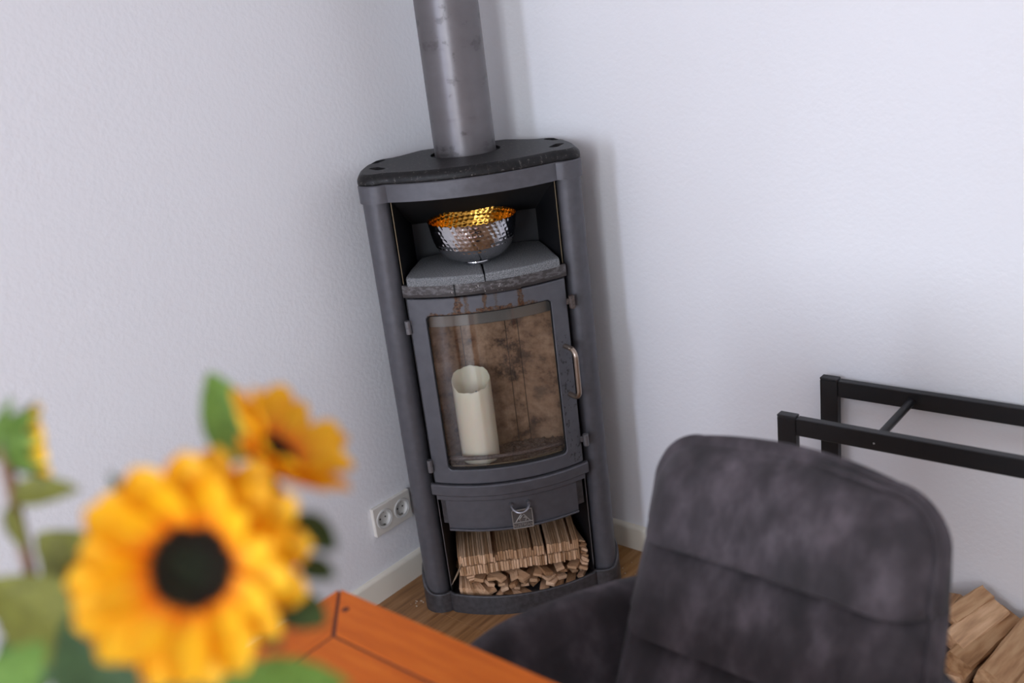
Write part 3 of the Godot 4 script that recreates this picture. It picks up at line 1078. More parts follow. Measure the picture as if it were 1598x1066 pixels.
func build_kindling() -> void:
	rng.seed = 77
	# the bundle: two rows of thin sticks on edge, ends to the front
	for row in 2:
		var x := -0.161
		while x < 0.150:
			var w := rng.randf_range(0.0042, 0.0082)
			if x > 0.062 and x < 0.070:
				x = 0.0705
			var h := 0.0285 if row == 1 else 0.0285
			var y := 0.0945 + row * 0.0292 + h / 2
			var zf := 0.192 + rng.randf_range(-0.0035, 0.0035) - 0.10 * maxf(0.0, absf(x) - 0.13)
			var drop := h * (rng.randf_range(0.5, 0.75) if rng.randf() < 0.10 and row == 1 else 1.0)
			var tr := Transform3D(Basis(Vector3.FORWARD, rng.randf_range(-0.03, 0.03)), Vector3(x + w / 2, y - (h - drop) / 2, zf - 0.09))
			stick(tr, stick_mesh(w * 0.90, drop * 0.97, 0.178), "thin TONE stick, end on, in the bundle's %s row, %s" % [["lower", "top"][row], ["at its socket end", "socket side of the badge", "below the badge", "past the badge", "at its rack end"][clampi(int((x + 0.167) / 0.0634), 0, 4)]], ["lower row of the kindling bundle", "top row of the kindling bundle"][row])
			x += w
	# loose pieces under the bundle
	for layer in 4:
		var x := -0.118 + rng.randf_range(0.0, 0.008)
		while x < 0.172:
			var w := rng.randf_range(0.016, 0.027)
			var h := rng.randf_range(0.0065, 0.0100)
			var yaw := rng.randf_range(-0.62, 0.62)
			var roll := rng.randf_range(-0.42, 0.42)
			var l := rng.randf_range(0.10, 0.15)
			var zf := arc(x, 0.240) - 0.005 - 0.005 * layer - rng.randf_range(0.0, 0.034)
			var y := 0.033 + layer * 0.0146 + rng.randf_range(-0.001, 0.002)
			var bs := Basis(Vector3.UP, yaw) * Basis(Vector3.RIGHT, rng.randf_range(-0.05, 0.02)) * Basis(Vector3.BACK, roll)
			var c := Vector3(x, y, zf) - bs.z * l / 2
			stick(Transform3D(bs, c), stick_mesh(w, h, l), "loose flat TONE kindling piece in the %s layer under the bundle, %s" % [["bottom", "second", "third", "top"][layer], ["towards the socket", "below the badge", "towards the rack"][clampi(int((x + 0.118) / 0.097), 0, 2)]], "loose kindling under the bundle")
			x += w * rng.randf_range(1.0, 1.3) + 0.003
	# a fan of pieces standing on edge at the left end
	for k in 9:
		var x := -0.168 + k * 0.0085
		var lean := lerpf(0.05, 0.55, k / 8.0)
		var bs := Basis(Vector3.UP, -0.05 + 0.05 * k) * Basis(Vector3.BACK, lean)
		var c := Vector3(x + 0.004, 0.050, arc(x, 0.240) - 0.008 - rng.randf_range(0.0, 0.006)) - bs.z * 0.07
		stick(Transform3D(bs, c), stick_mesh(0.0078, 0.030, 0.14), "TONE kindling piece in the leaning fan, %s" % ["nearest the socket column", "second from the socket column", "third from the socket column", "fourth from the socket column", "middle of the fan", "fourth from the fan's flat end", "third from the fan's flat end", "second from the fan's flat end", "last of the fan"][k], "fan of kindling at the tray's end")
	for k in 4:
		var bs := Basis(Vector3.UP, 0.3 - 0.2 * k) * Basis(Vector3.BACK, 0.15)
		stick(Transform3D(bs, Vector3(-0.145 + 0.008 * k, 0.0705 + 0.0052 * k, 0.125 - 0.004 * k)), stick_mesh(0.022, 0.005, 0.12), "flat TONE kindling piece on the leaning fan, %s" % ["lowest of four", "second lowest of four", "second highest of four", "topmost of four"][k], "flat kindling above the fan")
	# pieces stacked aslant beside the bundle
	for k in 9:
		var bs := Basis(Vector3.UP, 0.16 + rng.randf_range(-0.08, 0.08)) * Basis(Vector3.BACK, -0.55 + rng.randf_range(-0.1, 0.1))
		var c := Vector3(0.166 + 0.0035 * (k % 2), 0.074 + 0.0068 * k, 0.196 - rng.randf_range(0.0, 0.014) - 0.004 * k) - bs.z * 0.07
		stick(Transform3D(bs, c), stick_mesh(0.019, 0.0062, 0.14), "TONE kindling piece slanting beside the bundle, %s of the slanting pile" % ["lowest", "second from the bottom", "third from the bottom", "fourth from the bottom", "middle", "fourth from the top", "third from the top", "second from the top", "topmost"][k], "slanting kindling beside the bundle")
	# a torn strip of wrapping
	var p := PackedVector3Array()
	for k in 13:
		var s := k / 12.0
		p.append(Vector3(lerpf(-0.183, -0.120, s), lerpf(0.104, 0.149, pow(s, 0.7)) , lerpf(0.236, 0.150, s) + 0.006 * sin(s * 9.0)))
	var strip := obj("wrapper_strip", MB.new().tube(p, [0.0004, 0.0012, 0.0022, 0.0026, 0.0024, 0.0018, 0.0014, 0.002, 0.0024, 0.002, 0.0016, 0.001, 0.0005], 6).mesh(70), M.film)
	strip.transform = stove_at
	tag(strip, "torn twisted strip of wrapping hanging from the kindling bundle", "wrapping")


func build_logs() -> void:
	rng.seed = 5
	# front end, back end, width, height, roll, tone, label
	var logs := [
		[Vector3(1.456, 0.106, 0.235), Vector3(1.486, 0.118, 0.032), 0.068, 0.050, -0.32, 3, "broad flat split log in the rack, past the darker brown one"],
		[Vector3(1.384, 0.110, 0.215), Vector3(1.428, 0.124, 0.026), 0.054, 0.044, -0.32, 2, "darker brown split log between the pale one and the broad flat one"],
		[Vector3(1.362, 0.128, 0.175), Vector3(1.408, 0.146, 0.030), 0.054, 0.036, -0.35, 1, "pale yellow split log lying high beside the chair back"],
		[Vector3(1.340, 0.158, 0.130), Vector3(1.384, 0.172, 0.024), 0.036, 0.022, -0.5, 0, "short pale splinter of firewood on top of the pile"],
		[Vector3(1.372, 0.074, 0.225), Vector3(1.398, 0.078, 0.030), 0.056, 0.034, 0.2, 1, "split log wedged under the pale yellow one"],
		[Vector3(1.515, 0.094, 0.240), Vector3(1.536, 0.108, 0.030), 0.060, 0.050, -0.3, 2, "dark split log beyond the broad flat one in the rack"],
		[Vector3(1.440, 0.070, 0.240), Vector3(1.462, 0.070, 0.026), 0.060, 0.024, 0.0, 3, "thin split log beneath the broad flat one"],
		[Vector3(1.300, 0.112, 0.230), Vector3(1.318, 0.128, 0.030), 0.060, 0.056, 0.3, 3, "split log half hidden behind the chair back, above the lowest one"],
		[Vector3(1.300, 0.070, 0.240), Vector3(1.318, 0.070, 0.030), 0.070, 0.030, 0.0, 0, "lowest split log behind the chair back"],
		[Vector3(1.510, 0.070, 0.240), Vector3(1.530, 0.070, 0.030), 0.070, 0.026, 0.0, 0, "lowest split log at the rack pile's far side"],
	]
	for l in logs:
		var a: Vector3 = l[0]
		var b: Vector3 = l[1]
		var z := (a - b).normalized()
		var bs := Basis.looking_at(-z, Vector3.UP) * Basis(Vector3.BACK, l[4])
		var w: float = l[2]
		var h: float = l[3]
		var len_ := a.distance_to(b)
		var sec := [Vector2(-0.5, -0.35), Vector2(-0.1, -0.5), Vector2(0.42, -0.45), Vector2(0.5, 0.30), Vector2(0.44, 0.47), Vector2(-0.42, 0.5), Vector2(-0.5, 0.36)]
		var rows := []
		for s in 7:
			var r := PackedVector3Array()
			for q in sec:
				r.append(Vector3(q.x * w + rng.randf_range(-0.0014, 0.0014), q.y * h + rng.randf_range(-0.0012, 0.0012), lerpf(-0.5, 0.5, s / 6.0) * len_ + rng.randf_range(-0.004, 0.004)))
			rows.append(r)
		var m := MB.new()
		m.grid(rows, true)
		m.fan(rows[0], true)
		m.fan(rows[6])
		m.outward(0)
		var o := obj("split_log", m.mesh(20), M["log%d" % l[5]])
		o.transform = Transform3D(bs, (a + b) / 2)
		tag(o, l[6], "firewood", "split logs in the rack")


func build_rack() -> void:
	var t := thing("firewood_rack", "black square-tube metal firewood rack standing against the wall", "firewood rack", Transform3D(Basis(Vector3.UP, 0.014), Vector3(1.022, 0, 0.026)))
	var w := 1.0
	for z in [0.0, 0.218]:
		for x in [0.02, w - 0.02]:
			obj("post", MB.new().box(Vector3(x, 0.3065, z), Vector3(0.040, 0.613, 0.020), 0.0015).mesh(), M.black_metal, t)
			obj("end_cap", MB.new().box(Vector3(x, 0.616, z), Vector3(0.0405, 0.006, 0.0205), 0.0015).mesh(), M.black_cap, t)
		for y in [0.596, 0.032]:
			obj("rail", MB.new().box(Vector3(w / 2, y, z), Vector3(w - 0.081, 0.038, 0.0195), 0.0015).mesh(), M.black_metal, t)
		if z > 0.1:
			for x in [0.20, 0.475, 0.75]:
				var s := Transform3D(Basis(Vector3.RIGHT, PI / 2), Vector3(x, 0.592, z + 0.0097))
				obj("screw_hole", MB.new().lathe([[0.0, 0.0003], [0.0042, 0.0003], [0.0045, -0.002], [0.0, -0.002]], 16).mesh(), M.dark_hole, t, s)
				obj("screw", MB.new().lathe([[0.0, 0.0012], [0.0016, 0.0009], [0.0022, 0.0], [0.0, -0.001]], 12).mesh(), M.screw, t, s.translated(Vector3(0.001, 0.0006, 0.0)))
	for y in [0.594, 0.030]:
		for x in [0.20, 0.475, 0.75]:
			obj("cross_rod", MB.new().tube(PackedVector3Array([Vector3(x, y, 0.009), Vector3(x, y, 0.206)]), 0.0085, 16).mesh(), M.black_metal, t)


# ------------------------------------------------------------------ table and chair
func build_table() -> void:
	var x0 := 0.88; var x1 := 2.56; var z0 := 1.291; var z1 := 2.33
	var w := 0.077
	var t := thing("dining_table", "reddish-orange wooden table with dark mitred joint lines", "table", Transform3D(Basis(), Vector3(x0, 0, z0)))
	var lx := x1 - x0
	var lz := z1 - z0
	var g := 0.0018
	var d := 0.7071 * 2.0 * g
	var slab := func(called: String, p: PackedVector2Array, m: Material) -> void:
		obj(called, MB.new().loft(p, [[0.0015, 0.722], [0.0, 0.7235], [0.0, 0.7488], [0.0012, 0.75]]).mesh(), m, t)
	slab.call("frame_board", PackedVector2Array([Vector2(d, 0), Vector2(lx - d, 0), Vector2(lx - w - d, w - g), Vector2(w + d, w - g)]), M.wood_x)
	slab.call("frame_board", PackedVector2Array([Vector2(d, lz), Vector2(w + d, lz - w + g), Vector2(lx - w - d, lz - w + g), Vector2(lx - d, lz)]), M.wood_x)
	slab.call("frame_board", PackedVector2Array([Vector2(0, d), Vector2(w - g, w + d), Vector2(w - g, lz - w - d), Vector2(0, lz - d)]), M.wood_z)
	slab.call("frame_board", PackedVector2Array([Vector2(lx, d), Vector2(lx, lz - d), Vector2(lx - w + g, lz - w - d), Vector2(lx - w + g, w + d)]), M.wood_z)
	for k in 3:
		var a := w + g + (lz - 2 * w - g) * k / 3.0
		var b := w + (lz - 2 * w - g) * (k + 1) / 3.0
		slab.call("centre_board", PackedVector2Array([Vector2(w + g, a), Vector2(lx - w - g, a), Vector2(lx - w - g, b), Vector2(w + g, b)]), M.wood_x)
	obj("joint_filler", MB.new().box(Vector3(lx / 2, 0.732, lz / 2), Vector3(lx - 0.006, 0.0335, lz - 0.006), 0.001).mesh(), M.wood_gap, t)
	obj("peg", MB.new().lathe([[0.0, 0.745], [0.0052, 0.745], [0.0052, 0.7503], [0.0, 0.7504]], 18, Vector3(0.047, 0, 0.030)).mesh(), M.wood_gap, t)
	for x in [0.055, lx - 0.055]:
		for z in [0.055, lz - 0.055]:
			obj("leg", MB.new().loft(PackedVector2Array([Vector2(x - 0.035, z - 0.035), Vector2(x + 0.035, z - 0.035), Vector2(x + 0.035, z + 0.035), Vector2(x - 0.035, z + 0.035)]), [[0.010, 0.0], [0.004, 0.02], [0.0, 0.60], [0.0, 0.7215]]).mesh(), M.wood_y, t)
	for s in [0, 1]:
		var z: float = [0.055, lz - 0.055][s]
		obj("apron", MB.new().box(Vector3(lx / 2, 0.687, z), Vector3(lx - 0.182, 0.068, 0.022), 0.001).mesh(), M.wood_x, t)
		var x: float = [0.055, lx - 0.055][s]
		obj("apron", MB.new().box(Vector3(x, 0.687, lz / 2), Vector3(0.022, 0.068, lz - 0.182), 0.001).mesh(), M.wood_z, t)


func build_chair() -> void:
	var t := thing("velvet_chair", "dark grey-brown velvet armchair with channelled back at the table", "chair", Transform3D(Basis(Vector3.UP, deg_to_rad(-3.0)), Vector3(1.343, 0, 0.905)))
	var fold := noise(130, 7.0, 3)
	# backrest: three channels, rounded top corners, leaning back
	var ya := 0.44
	var yb := 0.853
	var seams := [0.455, 0.580, 0.709, 0.90]
	var half := func(y: float) -> float:
		var w := 0.209 + 0.085 * maxf(0.0, 0.72 - y) - 0.05 * maxf(0.0, y - 0.72)
		var r := 0.062
		if y > yb - r:
			var q := (y - (yb - r)) / r
			w -= r * (1.0 - sqrt(maxf(0.0, 1.0 - q * q)))
		return w
	var plane := func(y: float) -> float:
		return -0.36 * (y - 0.72)
	var nv := 220
	var nu := 48
	var front := []
	var back := []
	for j in nv + 1:
		var v := float(j) / nv
		var y := lerpf(ya, yb, 1.0 - pow(1.0 - v, 1.9))
		var w: float = half.call(y)
		var rf := PackedVector3Array()
		var rb := PackedVector3Array()
		for i in nu + 1:
			var u := lerpf(-1.0, 1.0, float(i) / nu)
			u = sin(u * PI / 2 * 0.999) * 0.55 + u * 0.45
			var puff := 0.0
			for k in 3:
				if y >= seams[k] and y <= seams[k + 1]:
					var q: float = (y - float(seams[k])) / (float(seams[k + 1]) - float(seams[k]))
					puff = pow(smoothstep(0.0, 0.09, q), 0.6) * pow(maxf(0.0, 1.0 - q), 0.36) * 1.1
			if y < seams[0]:
				puff = 0.5
			var side := 1.0 - (1.0 - pow(absf(u), 12.0)) * (1.0 - pow(clampf((y - (yb - 0.075)) / 0.075, 0.0, 1.0), 5.0))
			var crown := y - 0.007 * u * u * smoothstep(0.72, 0.86, y)
			var z: float = plane.call(y) + 0.046 * puff * (1.0 - 0.7 * side) - 0.020 * side + 0.012 * u * u
			z += 0.0065 * fold.get_noise_2d(u * 0.9 - y * 0.5, y * 0.22 + 2.0) * smoothstep(0.68, 0.82, y) * (1.0 - side) + 0.0022 * fold.get_noise_2d(u * 0.8 + 9.0, y * 1.2)
			rf.append(Vector3(u * w, crown, z))
			var rim := 1.0 + 0.028 * (1.0 - smoothstep(0.9, 1.0, absf(u)) * 0.0)
			rb.append(Vector3(u * w * rim, crown + 0.004 * v, plane.call(y) - lerpf(0.050, 0.022, smoothstep(0.72, 0.85, y)) - 0.012 * (1.0 - u * u) + 0.012 * u * u))
		front.append(rf)
		back.append(rb)
	var b := MB.new()
	b.grid(front)
	var rim_f := PackedVector3Array()
	var rim_b := PackedVector3Array()
	for j in nv + 1:
		rim_f.append(front[j][0]); rim_b.append(back[j][0])
	for i in range(1, nu + 1):
		rim_f.append(front[nv][i]); rim_b.append(back[nv][i])
	for j in range(nv - 1, -1, -1):
		rim_f.append(front[j][nu]); rim_b.append(back[j][nu])
	var mid1 := PackedVector3Array()
	var mid2 := PackedVector3Array()
	var nrm := PackedVector3Array()
	for i in rim_f.size():
		var a := rim_f[maxi(i - 1, 0)]
		var c := rim_f[mini(i + 1, rim_f.size() - 1)]
		var d := (c - a).normalized()
		var n := d.cross(Vector3(0, 0.34, 0.94)).normalized()
		if n.dot(rim_f[i] - Vector3(0, 0.62, 0.0)) < 0.0:
			n = -n
		nrm.append(n)
		mid1.append(rim_f[i].lerp(rim_b[i], 0.25) + n * 0.009)
		mid2.append(rim_f[i].lerp(rim_b[i], 0.75) + n * 0.009)
	b.grid([rim_b, mid2, mid1, rim_f])
	var bb := MB.new()
	bb.grid(back)
	for k in range(0, bb.P.size(), 3):
		b.tri(bb.P[k], bb.P[k + 2], bb.P[k + 1])
	b.fan(PackedVector3Array(front[0]) , true)
	b.outward(0)
	obj("backrest", b.mesh(55), M.velvet, t)
	var pipe := PackedVector3Array()
	for i in range(nv + int(nu * 0.62), rim_f.size()):
		pipe.append(rim_f[i] + nrm[i] * 0.002 + Vector3(0, 0, 0.0005))
	obj("piping", MB.new().tube(pipe, 0.0055, 8).mesh(60), M.velvet, t)
	# arms: padded wings that leave the back and curve forward
	for s in [-1.0, 1.0]:
		var path := [Vector3(0.175, 0.612, -0.050), Vector3(0.232, 0.612, -0.012), Vector3(0.276, 0.613, 0.055), Vector3(0.316, 0.613, 0.140), Vector3(0.342, 0.610, 0.225), Vector3(0.342, 0.600, 0.310), Vector3(0.322, 0.580, 0.375)]
		var cv := Curve3D.new()
		for k in path.size():
			var tn: Vector3 = (path[mini(k + 1, path.size() - 1)] - path[maxi(k - 1, 0)]) * 0.17
			cv.add_point(path[k], -tn, tn)
		var rows := []
		for k in 33:
			var d := cv.get_baked_length() * k / 32.0
			var p := cv.sample_baked(d, true)
			var q := cv.sample_baked(minf(d + 0.004, cv.get_baked_length()), true) - cv.sample_baked(maxf(d - 0.004, 0.0), true)
			var n := Vector3(q.z, 0, -q.x).normalized()
			var r := PackedVector3Array()
			var low := 0.40
			for e in 20:
				var a := TAU * e / 20.0
				var th := 0.021
				var yy := (p.y + low) / 2 + ((p.y - low) / 2) * signf(sin(a)) * pow(absf(sin(a)), 0.45)
				var xx := th * signf(cos(a)) * pow(absf(cos(a)), 0.5)
				var c := p - n * (0.055 * (1.0 - (yy - low) / (p.y - low)))
				c = c + n * xx
				r.append(Vector3(c.x * s, yy, c.z))
			rows.append(r)
		var m := MB.new()
		m.grid(rows, true)
		m.fan(rows[0], true)
		m.fan(rows[32])
		m.outward(0)
		obj("armrest", m.mesh(50), M.velvet, t)
	var sp := PackedVector2Array()
	for k in 40:
		var a := TAU * k / 40.0
		sp.append(Vector2(0.245 * signf(cos(a)) * pow(absf(cos(a)), 0.5), 0.275 + 0.235 * signf(sin(a)) * pow(absf(sin(a)), 0.5)))
	obj("seat", MB.new().loft(sp, [[0.03, 0.385], [0.008, 0.395], [0.0, 0.415], [0.0, 0.44], [0.006, 0.458], [0.02, 0.470], [0.05, 0.476]]).mesh(50), M.velvet, t)
	for x in [-1.0, 1.0]:
		for z in [0.10, 0.43]:
			obj("leg", MB.new().tube(PackedVector3Array([Vector3(x * 0.17, 0.39, 0.275 + (z - 0.275) * 0.8), Vector3(x * 0.23, 0.0, z + (z - 0.275) * 0.25)]), [0.014, 0.009], 14).mesh(), M.black_metal, t)


# ------------------------------------------------------------------ flowers
func petal_mesh(length: float, width: float, cup: float, curl: float, rnd: float) -> ArrayMesh:   # grows along +y from the origin, face +z
	var rows := []
	var cols := []
	var n := 11
	for j in n:
		var v := j / float(n - 1)
		var w := width * (0.42 + 0.58 * sin(minf(1.0, v * 1.5 + 0.08) * PI / 2)) * sqrt(maxf(0.0, 1.0 - pow(v, 5.0)))
		w = maxf(w, 0.0006)
		var r := PackedVector3Array()
		for i in 7:
			var u := lerpf(-1.0, 1.0, i / 6.0)
			var z := cup * length * (1.1 * v - curl * v * v * v) + 0.16 * w * u * u - 0.05 * w * cos(u * 9.0) + 0.04 * length * rnd * sin(v * 3.0 + rnd * 7.0) * u
			r.append(Vector3(u * w / 2, v * length, z))
		rows.append(r)
		cols.append(Color(1.0, lerpf(0.24, 0.62, smoothstep(0.0, 0.55, v)), lerpf(0.006, 0.014, v)))
	var m := MB.new()
	for j in n - 1:
		for i in 6:
			m.tint = cols[j]
			m.quad(rows[j][i], rows[j][i + 1], rows[j + 1][i + 1], rows[j + 1][i])
			var base := m.C.size() - 6
			for k in 6:
				if k in [2, 4, 5]:
					m.C[base + k] = cols[j + 1]
	return m.mesh(180)


func leaf_mesh(length: float, width: float, bend: float, fold: float) -> ArrayMesh:   # along +y, face +z
	var rows := []
	for j in 15:
		var v := j / 14.0
		var w := width * pow(sin(PI * pow(v, 0.72)), 0.8) + 0.0006
		var r := PackedVector3Array()
		for i in 9:
			var u := lerpf(-1.0, 1.0, i / 8.0)
			var rib := 0.0012 * cos(v * 38.0 - absf(u) * 5.0) * absf(u)
			r.append(Vector3(u * w / 2, v * length, -bend * length * v * v + fold * w * absf(u) + rib))
		rows.append(r)
	return MB.new().grid(rows).mesh(60)


func facing(normal: Vector3, up: Vector3) -> Basis:
	var z := normal.normalized()
	var x := up.cross(z).normalized()
	return Basis(x, z.cross(x), z)


func leaf(parent: Node3D, base: Vector3, from: Vector3, to: Vector3, face: Vector3, width: float, k: int, bend := 0.12, fold := 0.18, called := "leaf") -> void:
	var y := (to - from).normalized()
	var z := (face - y * face.dot(y)).normalized()
	obj(called, leaf_mesh(from.distance_to(to), width, bend, fold), M["leaf%d" % k], parent, Transform3D(Basis(y.cross(z), y, z), from - base))


func sunflower(called: String, label: String, base: Vector3, head: Vector3, normal: Vector3, via: Array, disc_r: float, petal_len: float, width: float, rings: Array, seed_: int, stem_m: Material) -> Node3D:
	rng.seed = seed_
	var t := thing(called, label, "sunflower", Transform3D(Basis(), base), "sunflowers in the vase")
	var hb := facing(normal, Vector3.UP)
	var hp := head - base
	var variants := []
	for k in 5:
		variants.append(petal_mesh(petal_len * (0.92 + 0.04 * k), width * (0.9 + 0.05 * k), 0.0, 1.0, (k - 2) * 0.5))
	for ring in rings:       # [count, tilt forward, radius factor, depth, from angle, to angle, length factor]
		for k in int(ring[0]):
			var a := lerpf(ring[4], ring[5], (k + rng.randf_range(-0.18, 0.18)) / float(ring[0]))
			var tilt: float = float(ring[1]) + rng.randf_range(-0.14, 0.14)
			var pb := Basis(Vector3.BACK, a - PI / 2) * Basis(Vector3.RIGHT, tilt) * Basis(Vector3.UP, rng.randf_range(-0.25, 0.25))
			pb = pb.scaled_local(Vector3.ONE * float(ring[6]) * rng.randf_range(0.94, 1.05))
			var at := Vector3(cos(a), sin(a), 0) * disc_r * float(ring[2]) + Vector3(0, 0, ring[3])
			obj("petal", variants[rng.randi() % 5], M.petal, t, Transform3D(hb * pb, hp + hb * at))
	# seed head: a low dome of florets round a sunken heart
	var dome := MB.new()
	var heart := MB.new()
	var cnt := 260
	for k in cnt:
		var r := disc_r * sqrt((k + 0.5) / cnt)
		var a := k * 2.39996
		var z := 0.10 * disc_r * (1.0 - pow(r / disc_r, 2)) + (0.16 * disc_r * smoothstep(0.35, 0.8, r / disc_r))
		var c := Vector3(r * cos(a), r * sin(a), z)
		var s := disc_r * 0.062
		var m := heart if r < disc_r * 0.42 else dome
		var mark := m.P.size()
		var tip := c + Vector3(cos(a) * 0.3, sin(a) * 0.3, 1.0) * s * 1.5
		for e in 5:
			var b0 := TAU * e / 5.0
			var b1 := TAU * (e + 1) / 5.0
			m.tri(c + Vector3(cos(b0), sin(b0), -0.5) * s, c + Vector3(cos(b1), sin(b1), -0.5) * s, tip)
		m.convex(mark)
	var turned := MB.new()
	turned.lathe([[0.0, -0.012], [disc_r * 0.8, -0.010], [disc_r * 1.02, -0.003], [disc_r, 0.001], [0.0, 0.0012]], 32)
	obj("receptacle", turned.mesh(), M.leaf2, t, Transform3D(hb * Basis(Vector3.RIGHT, PI / 2), hp))
	obj("seed_ring", dome.mesh(0), M.seed, t, Transform3D(hb, hp))
	obj("seed_heart", heart.mesh(0), M.seed_heart, t, Transform3D(hb, hp))
	# stem
	var cv := Curve3D.new()
	var pts := [Vector3.ZERO]
	for v in via:
		pts.append(v - base)
	pts.append(hp - hb.z * 0.010)
	for k in pts.size():
		var tn: Vector3 = (pts[mini(k + 1, pts.size() - 1)] - pts[maxi(k - 1, 0)]) * 0.18
		if k == pts.size() - 1:
			tn = hb.z * 0.02
		cv.add_point(pts[k], -tn, tn)
	var path := PackedVector3Array()
	for k in 25:
		path.append(cv.sample_baked(cv.get_baked_length() * k / 24.0, true))
	obj("stem", MB.new().tube(path, 0.0042, 10).mesh(60), stem_m, t)
	return t


func build_flowers() -> void:
	var eye := Vector3(0.635, 0.326, 0.701)      # towards the middle of the room, where the blooms turn
	var right := Vector3(0.762, -0.116, -0.637)
	var up := Vector3(-0.127, 0.938, -0.322)
	var foot := Vector3(1.362, 0.765, 1.806)
	var v := thing("flower_vase", "white round-bellied vase holding the sunflowers on the table", "vase", Transform3D(Basis(), Vector3(1.362, 0.75, 1.806)))
	obj("vase_body", MB.new().lathe([[0.0, 0.0], [0.045, 0.0], [0.050, 0.004], [0.068, 0.05], [0.074, 0.10], [0.068, 0.16], [0.048, 0.215], [0.040, 0.245], [0.043, 0.268], [0.045, 0.270], [0.042, 0.268], [0.036, 0.245], [0.044, 0.21], [0.063, 0.155], [0.068, 0.10], [0.06, 0.05], [0.0, 0.012]], 48).mesh(50), M.vase, v)
	# the large bloom in front
	var b1 := foot + Vector3(0.012, 0.0, 0.010)
	var f1 := sunflower("sunflower", "large open sunflower facing the room, nearest the table edge", b1, Vector3(1.402, 1.203, 1.750), eye * 0.95 + up * 0.10 + right * 0.05, [Vector3(1.362, 1.03, 1.806), Vector3(1.348, 1.125, 1.765)], 0.0258, 0.0465, 0.027,
		[[16, 0.20, 0.95, -0.004, 0.0, TAU, 1.0], [14, 0.40, 0.92, 0.0, 0.18, TAU + 0.18, 0.96], [11, 0.70, 0.90, 0.003, 0.05, TAU + 0.05, 0.78]], 11, M.stem)
	for q in [[Vector3(1.428, 1.216, 1.692), Vector3(1.439, 1.184, 1.676), 0.021, 2], [Vector3(1.434, 1.190, 1.699), Vector3(1.441, 1.169, 1.682), 0.016, 2], [Vector3(1.428, 1.170, 1.713), Vector3(1.440, 1.142, 1.695), 0.026, 2], [Vector3(1.417, 1.165, 1.725), Vector3(1.430, 1.140, 1.725), 0.022, 2], [Vector3(1.355, 1.229, 1.752), Vector3(1.329, 1.248, 1.752), 0.010, 2]]:
		leaf(f1, b1, q[0], q[1], eye, q[2], q[3], 0.05, 0.1, "sepal")
	# the smaller bloom behind it, turned up and away from the socket wall
	var b2 := foot + Vector3(0.004, 0.0, -0.012)
	var f2 := sunflower("sunflower", "smaller cupped sunflower tilted sideways behind the large bloom", b2, Vector3(1.392, 1.239, 1.674), right * 0.66 + up * 0.62 + eye * 0.30, [Vector3(1.364, 1.03, 1.790), Vector3(1.366, 1.15, 1.715)], 0.0150, 0.040, 0.0200,
		[[12, 0.55, 0.95, -0.003, 0.0, TAU, 1.0], [10, 0.85, 0.9, 0.0, 0.25, TAU + 0.25, 0.9]], 23, M.stem_green)
	leaf(f2, b2, Vector3(1.366, 1.231, 1.677), Vector3(1.315, 1.281, 1.664), eye, 0.036, 0, 0.05, 0.14)
	leaf(f2, b2, Vector3(1.374, 1.222, 1.680), Vector3(1.392, 1.214, 1.674), eye, 0.010, 2, 0.05, 0.1, "sepal")
	# the third, seen from behind
	var b3 := foot + Vector3(-0.014, 0.0, 0.002)
	var f3 := sunflower("sunflower", "half-open sunflower seen from behind, farthest from the chair", b3, Vector3(1.233, 1.252, 1.762), right * 0.85 + up * 0.12 - eye * 0.45, [Vector3(1.335, 1.03, 1.800), Vector3(1.262, 1.10, 1.790), Vector3(1.238, 1.155, 1.782), Vector3(1.232, 1.21, 1.776)], 0.013, 0.021, 0.011,
		[[12, 0.75, 0.95, 0.0, 0.0, TAU, 1.0], [9, 1.0, 0.9, 0.0, 0.2, TAU + 0.2, 0.85]], 31, M.stem)
	var hb := facing(right * 0.85 + up * 0.12 - eye * 0.45, Vector3.UP)
	for k in 9:
		var a := TAU * k / 9.0
		var from := Vector3(1.233, 1.252, 1.762) + hb * Vector3(cos(a) * 0.010, sin(a) * 0.010, -0.010)
		var to := from + hb * Vector3(cos(a) * 0.014, sin(a) * 0.014, 0.026)
		leaf(f3, b3, from, to, hb * Vector3(cos(a), sin(a), -0.3), 0.016, 0, -0.1, 0.15, "sepal")
	leaf(f3, b3, Vector3(1.236, 1.222, 1.777), Vector3(1.282, 1.227, 1.754), eye + up * 0.4, 0.020, 1, 0.08, 0.16)
	leaf(f3, b3, Vector3(1.225, 1.243, 1.777), Vector3(1.226, 1.283, 1.757), eye - right * 0.3, 0.015, 0, 0.06, 0.2)
	leaf(f3, b3, Vector3(1.235, 1.215, 1.781), Vector3(1.252, 1.187, 1.786), eye, 0.012, 1, 0.1, 0.2)
	# foliage low in the bunch
	leaf(f3, b3, Vector3(1.312, 1.131, 1.743), Vector3(1.205, 1.177, 1.768), eye, 0.062, 1, 0.10, 0.10)
	leaf(f3, b3, Vector3(1.300, 1.126, 1.778), Vector3(1.227, 1.171, 1.809), eye + up * 0.3, 0.052, 1, 0.10, 0.10)
	leaf(f2, b2, Vector3(1.312, 1.117, 1.757), Vector3(1.232, 1.141, 1.775), eye + up * 0.3, 0.050, 1, 0.10, 0.10)
	leaf(f1, b1, Vector3(1.351, 1.149, 1.863), Vector3(1.358, 1.184, 1.827), eye + up * 0.4 - right * 0.3, 0.044, 3, 0.10, 0.10)
	leaf(f1, b1, Vector3(1.401, 1.110, 1.765), Vector3(1.489, 1.147, 1.725), eye * 0.7 + up, 0.050, 3, 0.10, 0.10)
	leaf(f2, b2, Vector3(1.381, 1.105, 1.757), Vector3(1.397, 1.149, 1.722), eye + up * 0.2, 0.036, 2, 0.10, 0.10)
	leaf(f2, b2, Vector3(1.339, 1.100, 1.783), Vector3(1.284, 1.149, 1.789), eye + up * 0.2, 0.060, 2, 0.10, 0.10)
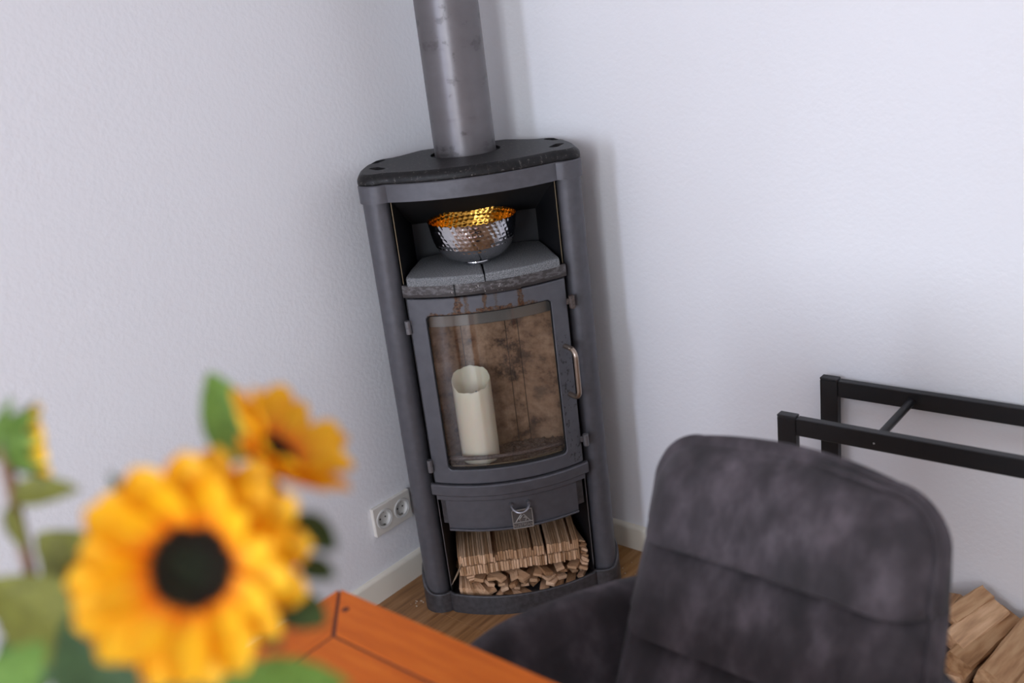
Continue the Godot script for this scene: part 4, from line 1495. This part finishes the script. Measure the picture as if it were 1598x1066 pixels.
	leaf(f1, b1, Vector3(1.343, 1.092, 1.769), Vector3(1.327, 1.141, 1.754), eye, 0.060, 2, 0.10, 0.10)
	leaf(f1, b1, Vector3(1.370, 1.096, 1.757), Vector3(1.360, 1.137, 1.740), eye, 0.050, 2, 0.10, 0.10)
	leaf(f3, b3, Vector3(1.276, 1.099, 1.812), Vector3(1.237, 1.141, 1.800), eye, 0.050, 2, 0.10, 0.10)


func build_crumbs() -> void:
	rng.seed = 9
	var b := MB.new()
	for k in 14:
		var near := k < 8
		var c := Vector3(0.105, 0.0012, 0.520) if near else Vector3(0.50, 0.0012, 0.10)
		c += Vector3(rng.randf_range(-0.014, 0.014), 0, rng.randf_range(-0.014, 0.014)) * (1.0 if near else 2.4)
		b.box(c, Vector3(rng.randf_range(0.001, 0.004), 0.0016, rng.randf_range(0.001, 0.003)), 0.0003)
	var o := obj("crumbs", b.mesh(0), M.crumb)
	tag(o, "tiny bark and wax crumbs on the floor by the stove feet", "crumbs", "", "stuff")


const DAY := [9.3, 17.0]


func _ready() -> void:
	rng.seed = 1
	# camera: a 35 mm lens held level-ish, rolled seven degrees, focused on the stove
	var cam := Camera3D.new()
	cam.name = "camera"
	cam.keep_aspect = Camera3D.KEEP_HEIGHT
	var att := CameraAttributesPhysical.new()
	att.frustum_focal_length = 34.97
	att.frustum_focus_distance = 2.30
	att.exposure_aperture = 2.15
	cam.attributes = att
	cam.fov = 37.86
	cam.near = 0.05
	cam.far = 60.0
	add_child(cam)
	var p := deg_to_rad(19.04)
	var y := deg_to_rad(42.165)
	cam.transform = Transform3D(Basis(Vector3.UP, y) * Basis(Vector3.RIGHT, -p) * Basis(Vector3.BACK, deg_to_rad(-7.027)), Vector3(1.895, 1.494, 1.996))
	cam.current = true
	# daylight: an overcast sky outside the two windows
	var we := WorldEnvironment.new()
	we.name = "environment"
	var env := Environment.new()
	env.background_mode = Environment.BG_SKY
	var sky := Sky.new()
	var sm := ProceduralSkyMaterial.new()
	sm.sky_top_color = c8(196, 214, 244)
	sm.sky_horizon_color = c8(236, 240, 248)
	sm.ground_horizon_color = c8(176, 174, 168)
	sm.ground_bottom_color = c8(120, 116, 108)
	sm.sky_energy_multiplier = 2.0
	sm.ground_energy_multiplier = 1.0
	sky.sky_material = sm
	env.sky = sky
	env.tonemap_mode = Environment.TONE_MAPPER_LINEAR
	env.tonemap_exposure = 0.47
	env.sdfgi_enabled = true
	env.ssao_enabled = true
	env.ssil_enabled = true
	we.environment = env
	add_child(we)
	build_materials()
	build_room()
	build_stove()
	build_pipe()
	build_table()
	build_chair()
	build_rack()
	build_socket()
	build_flowers()
	build_bowl()
	build_candle()
	build_kindling()
	build_logs()
	build_crumbs()
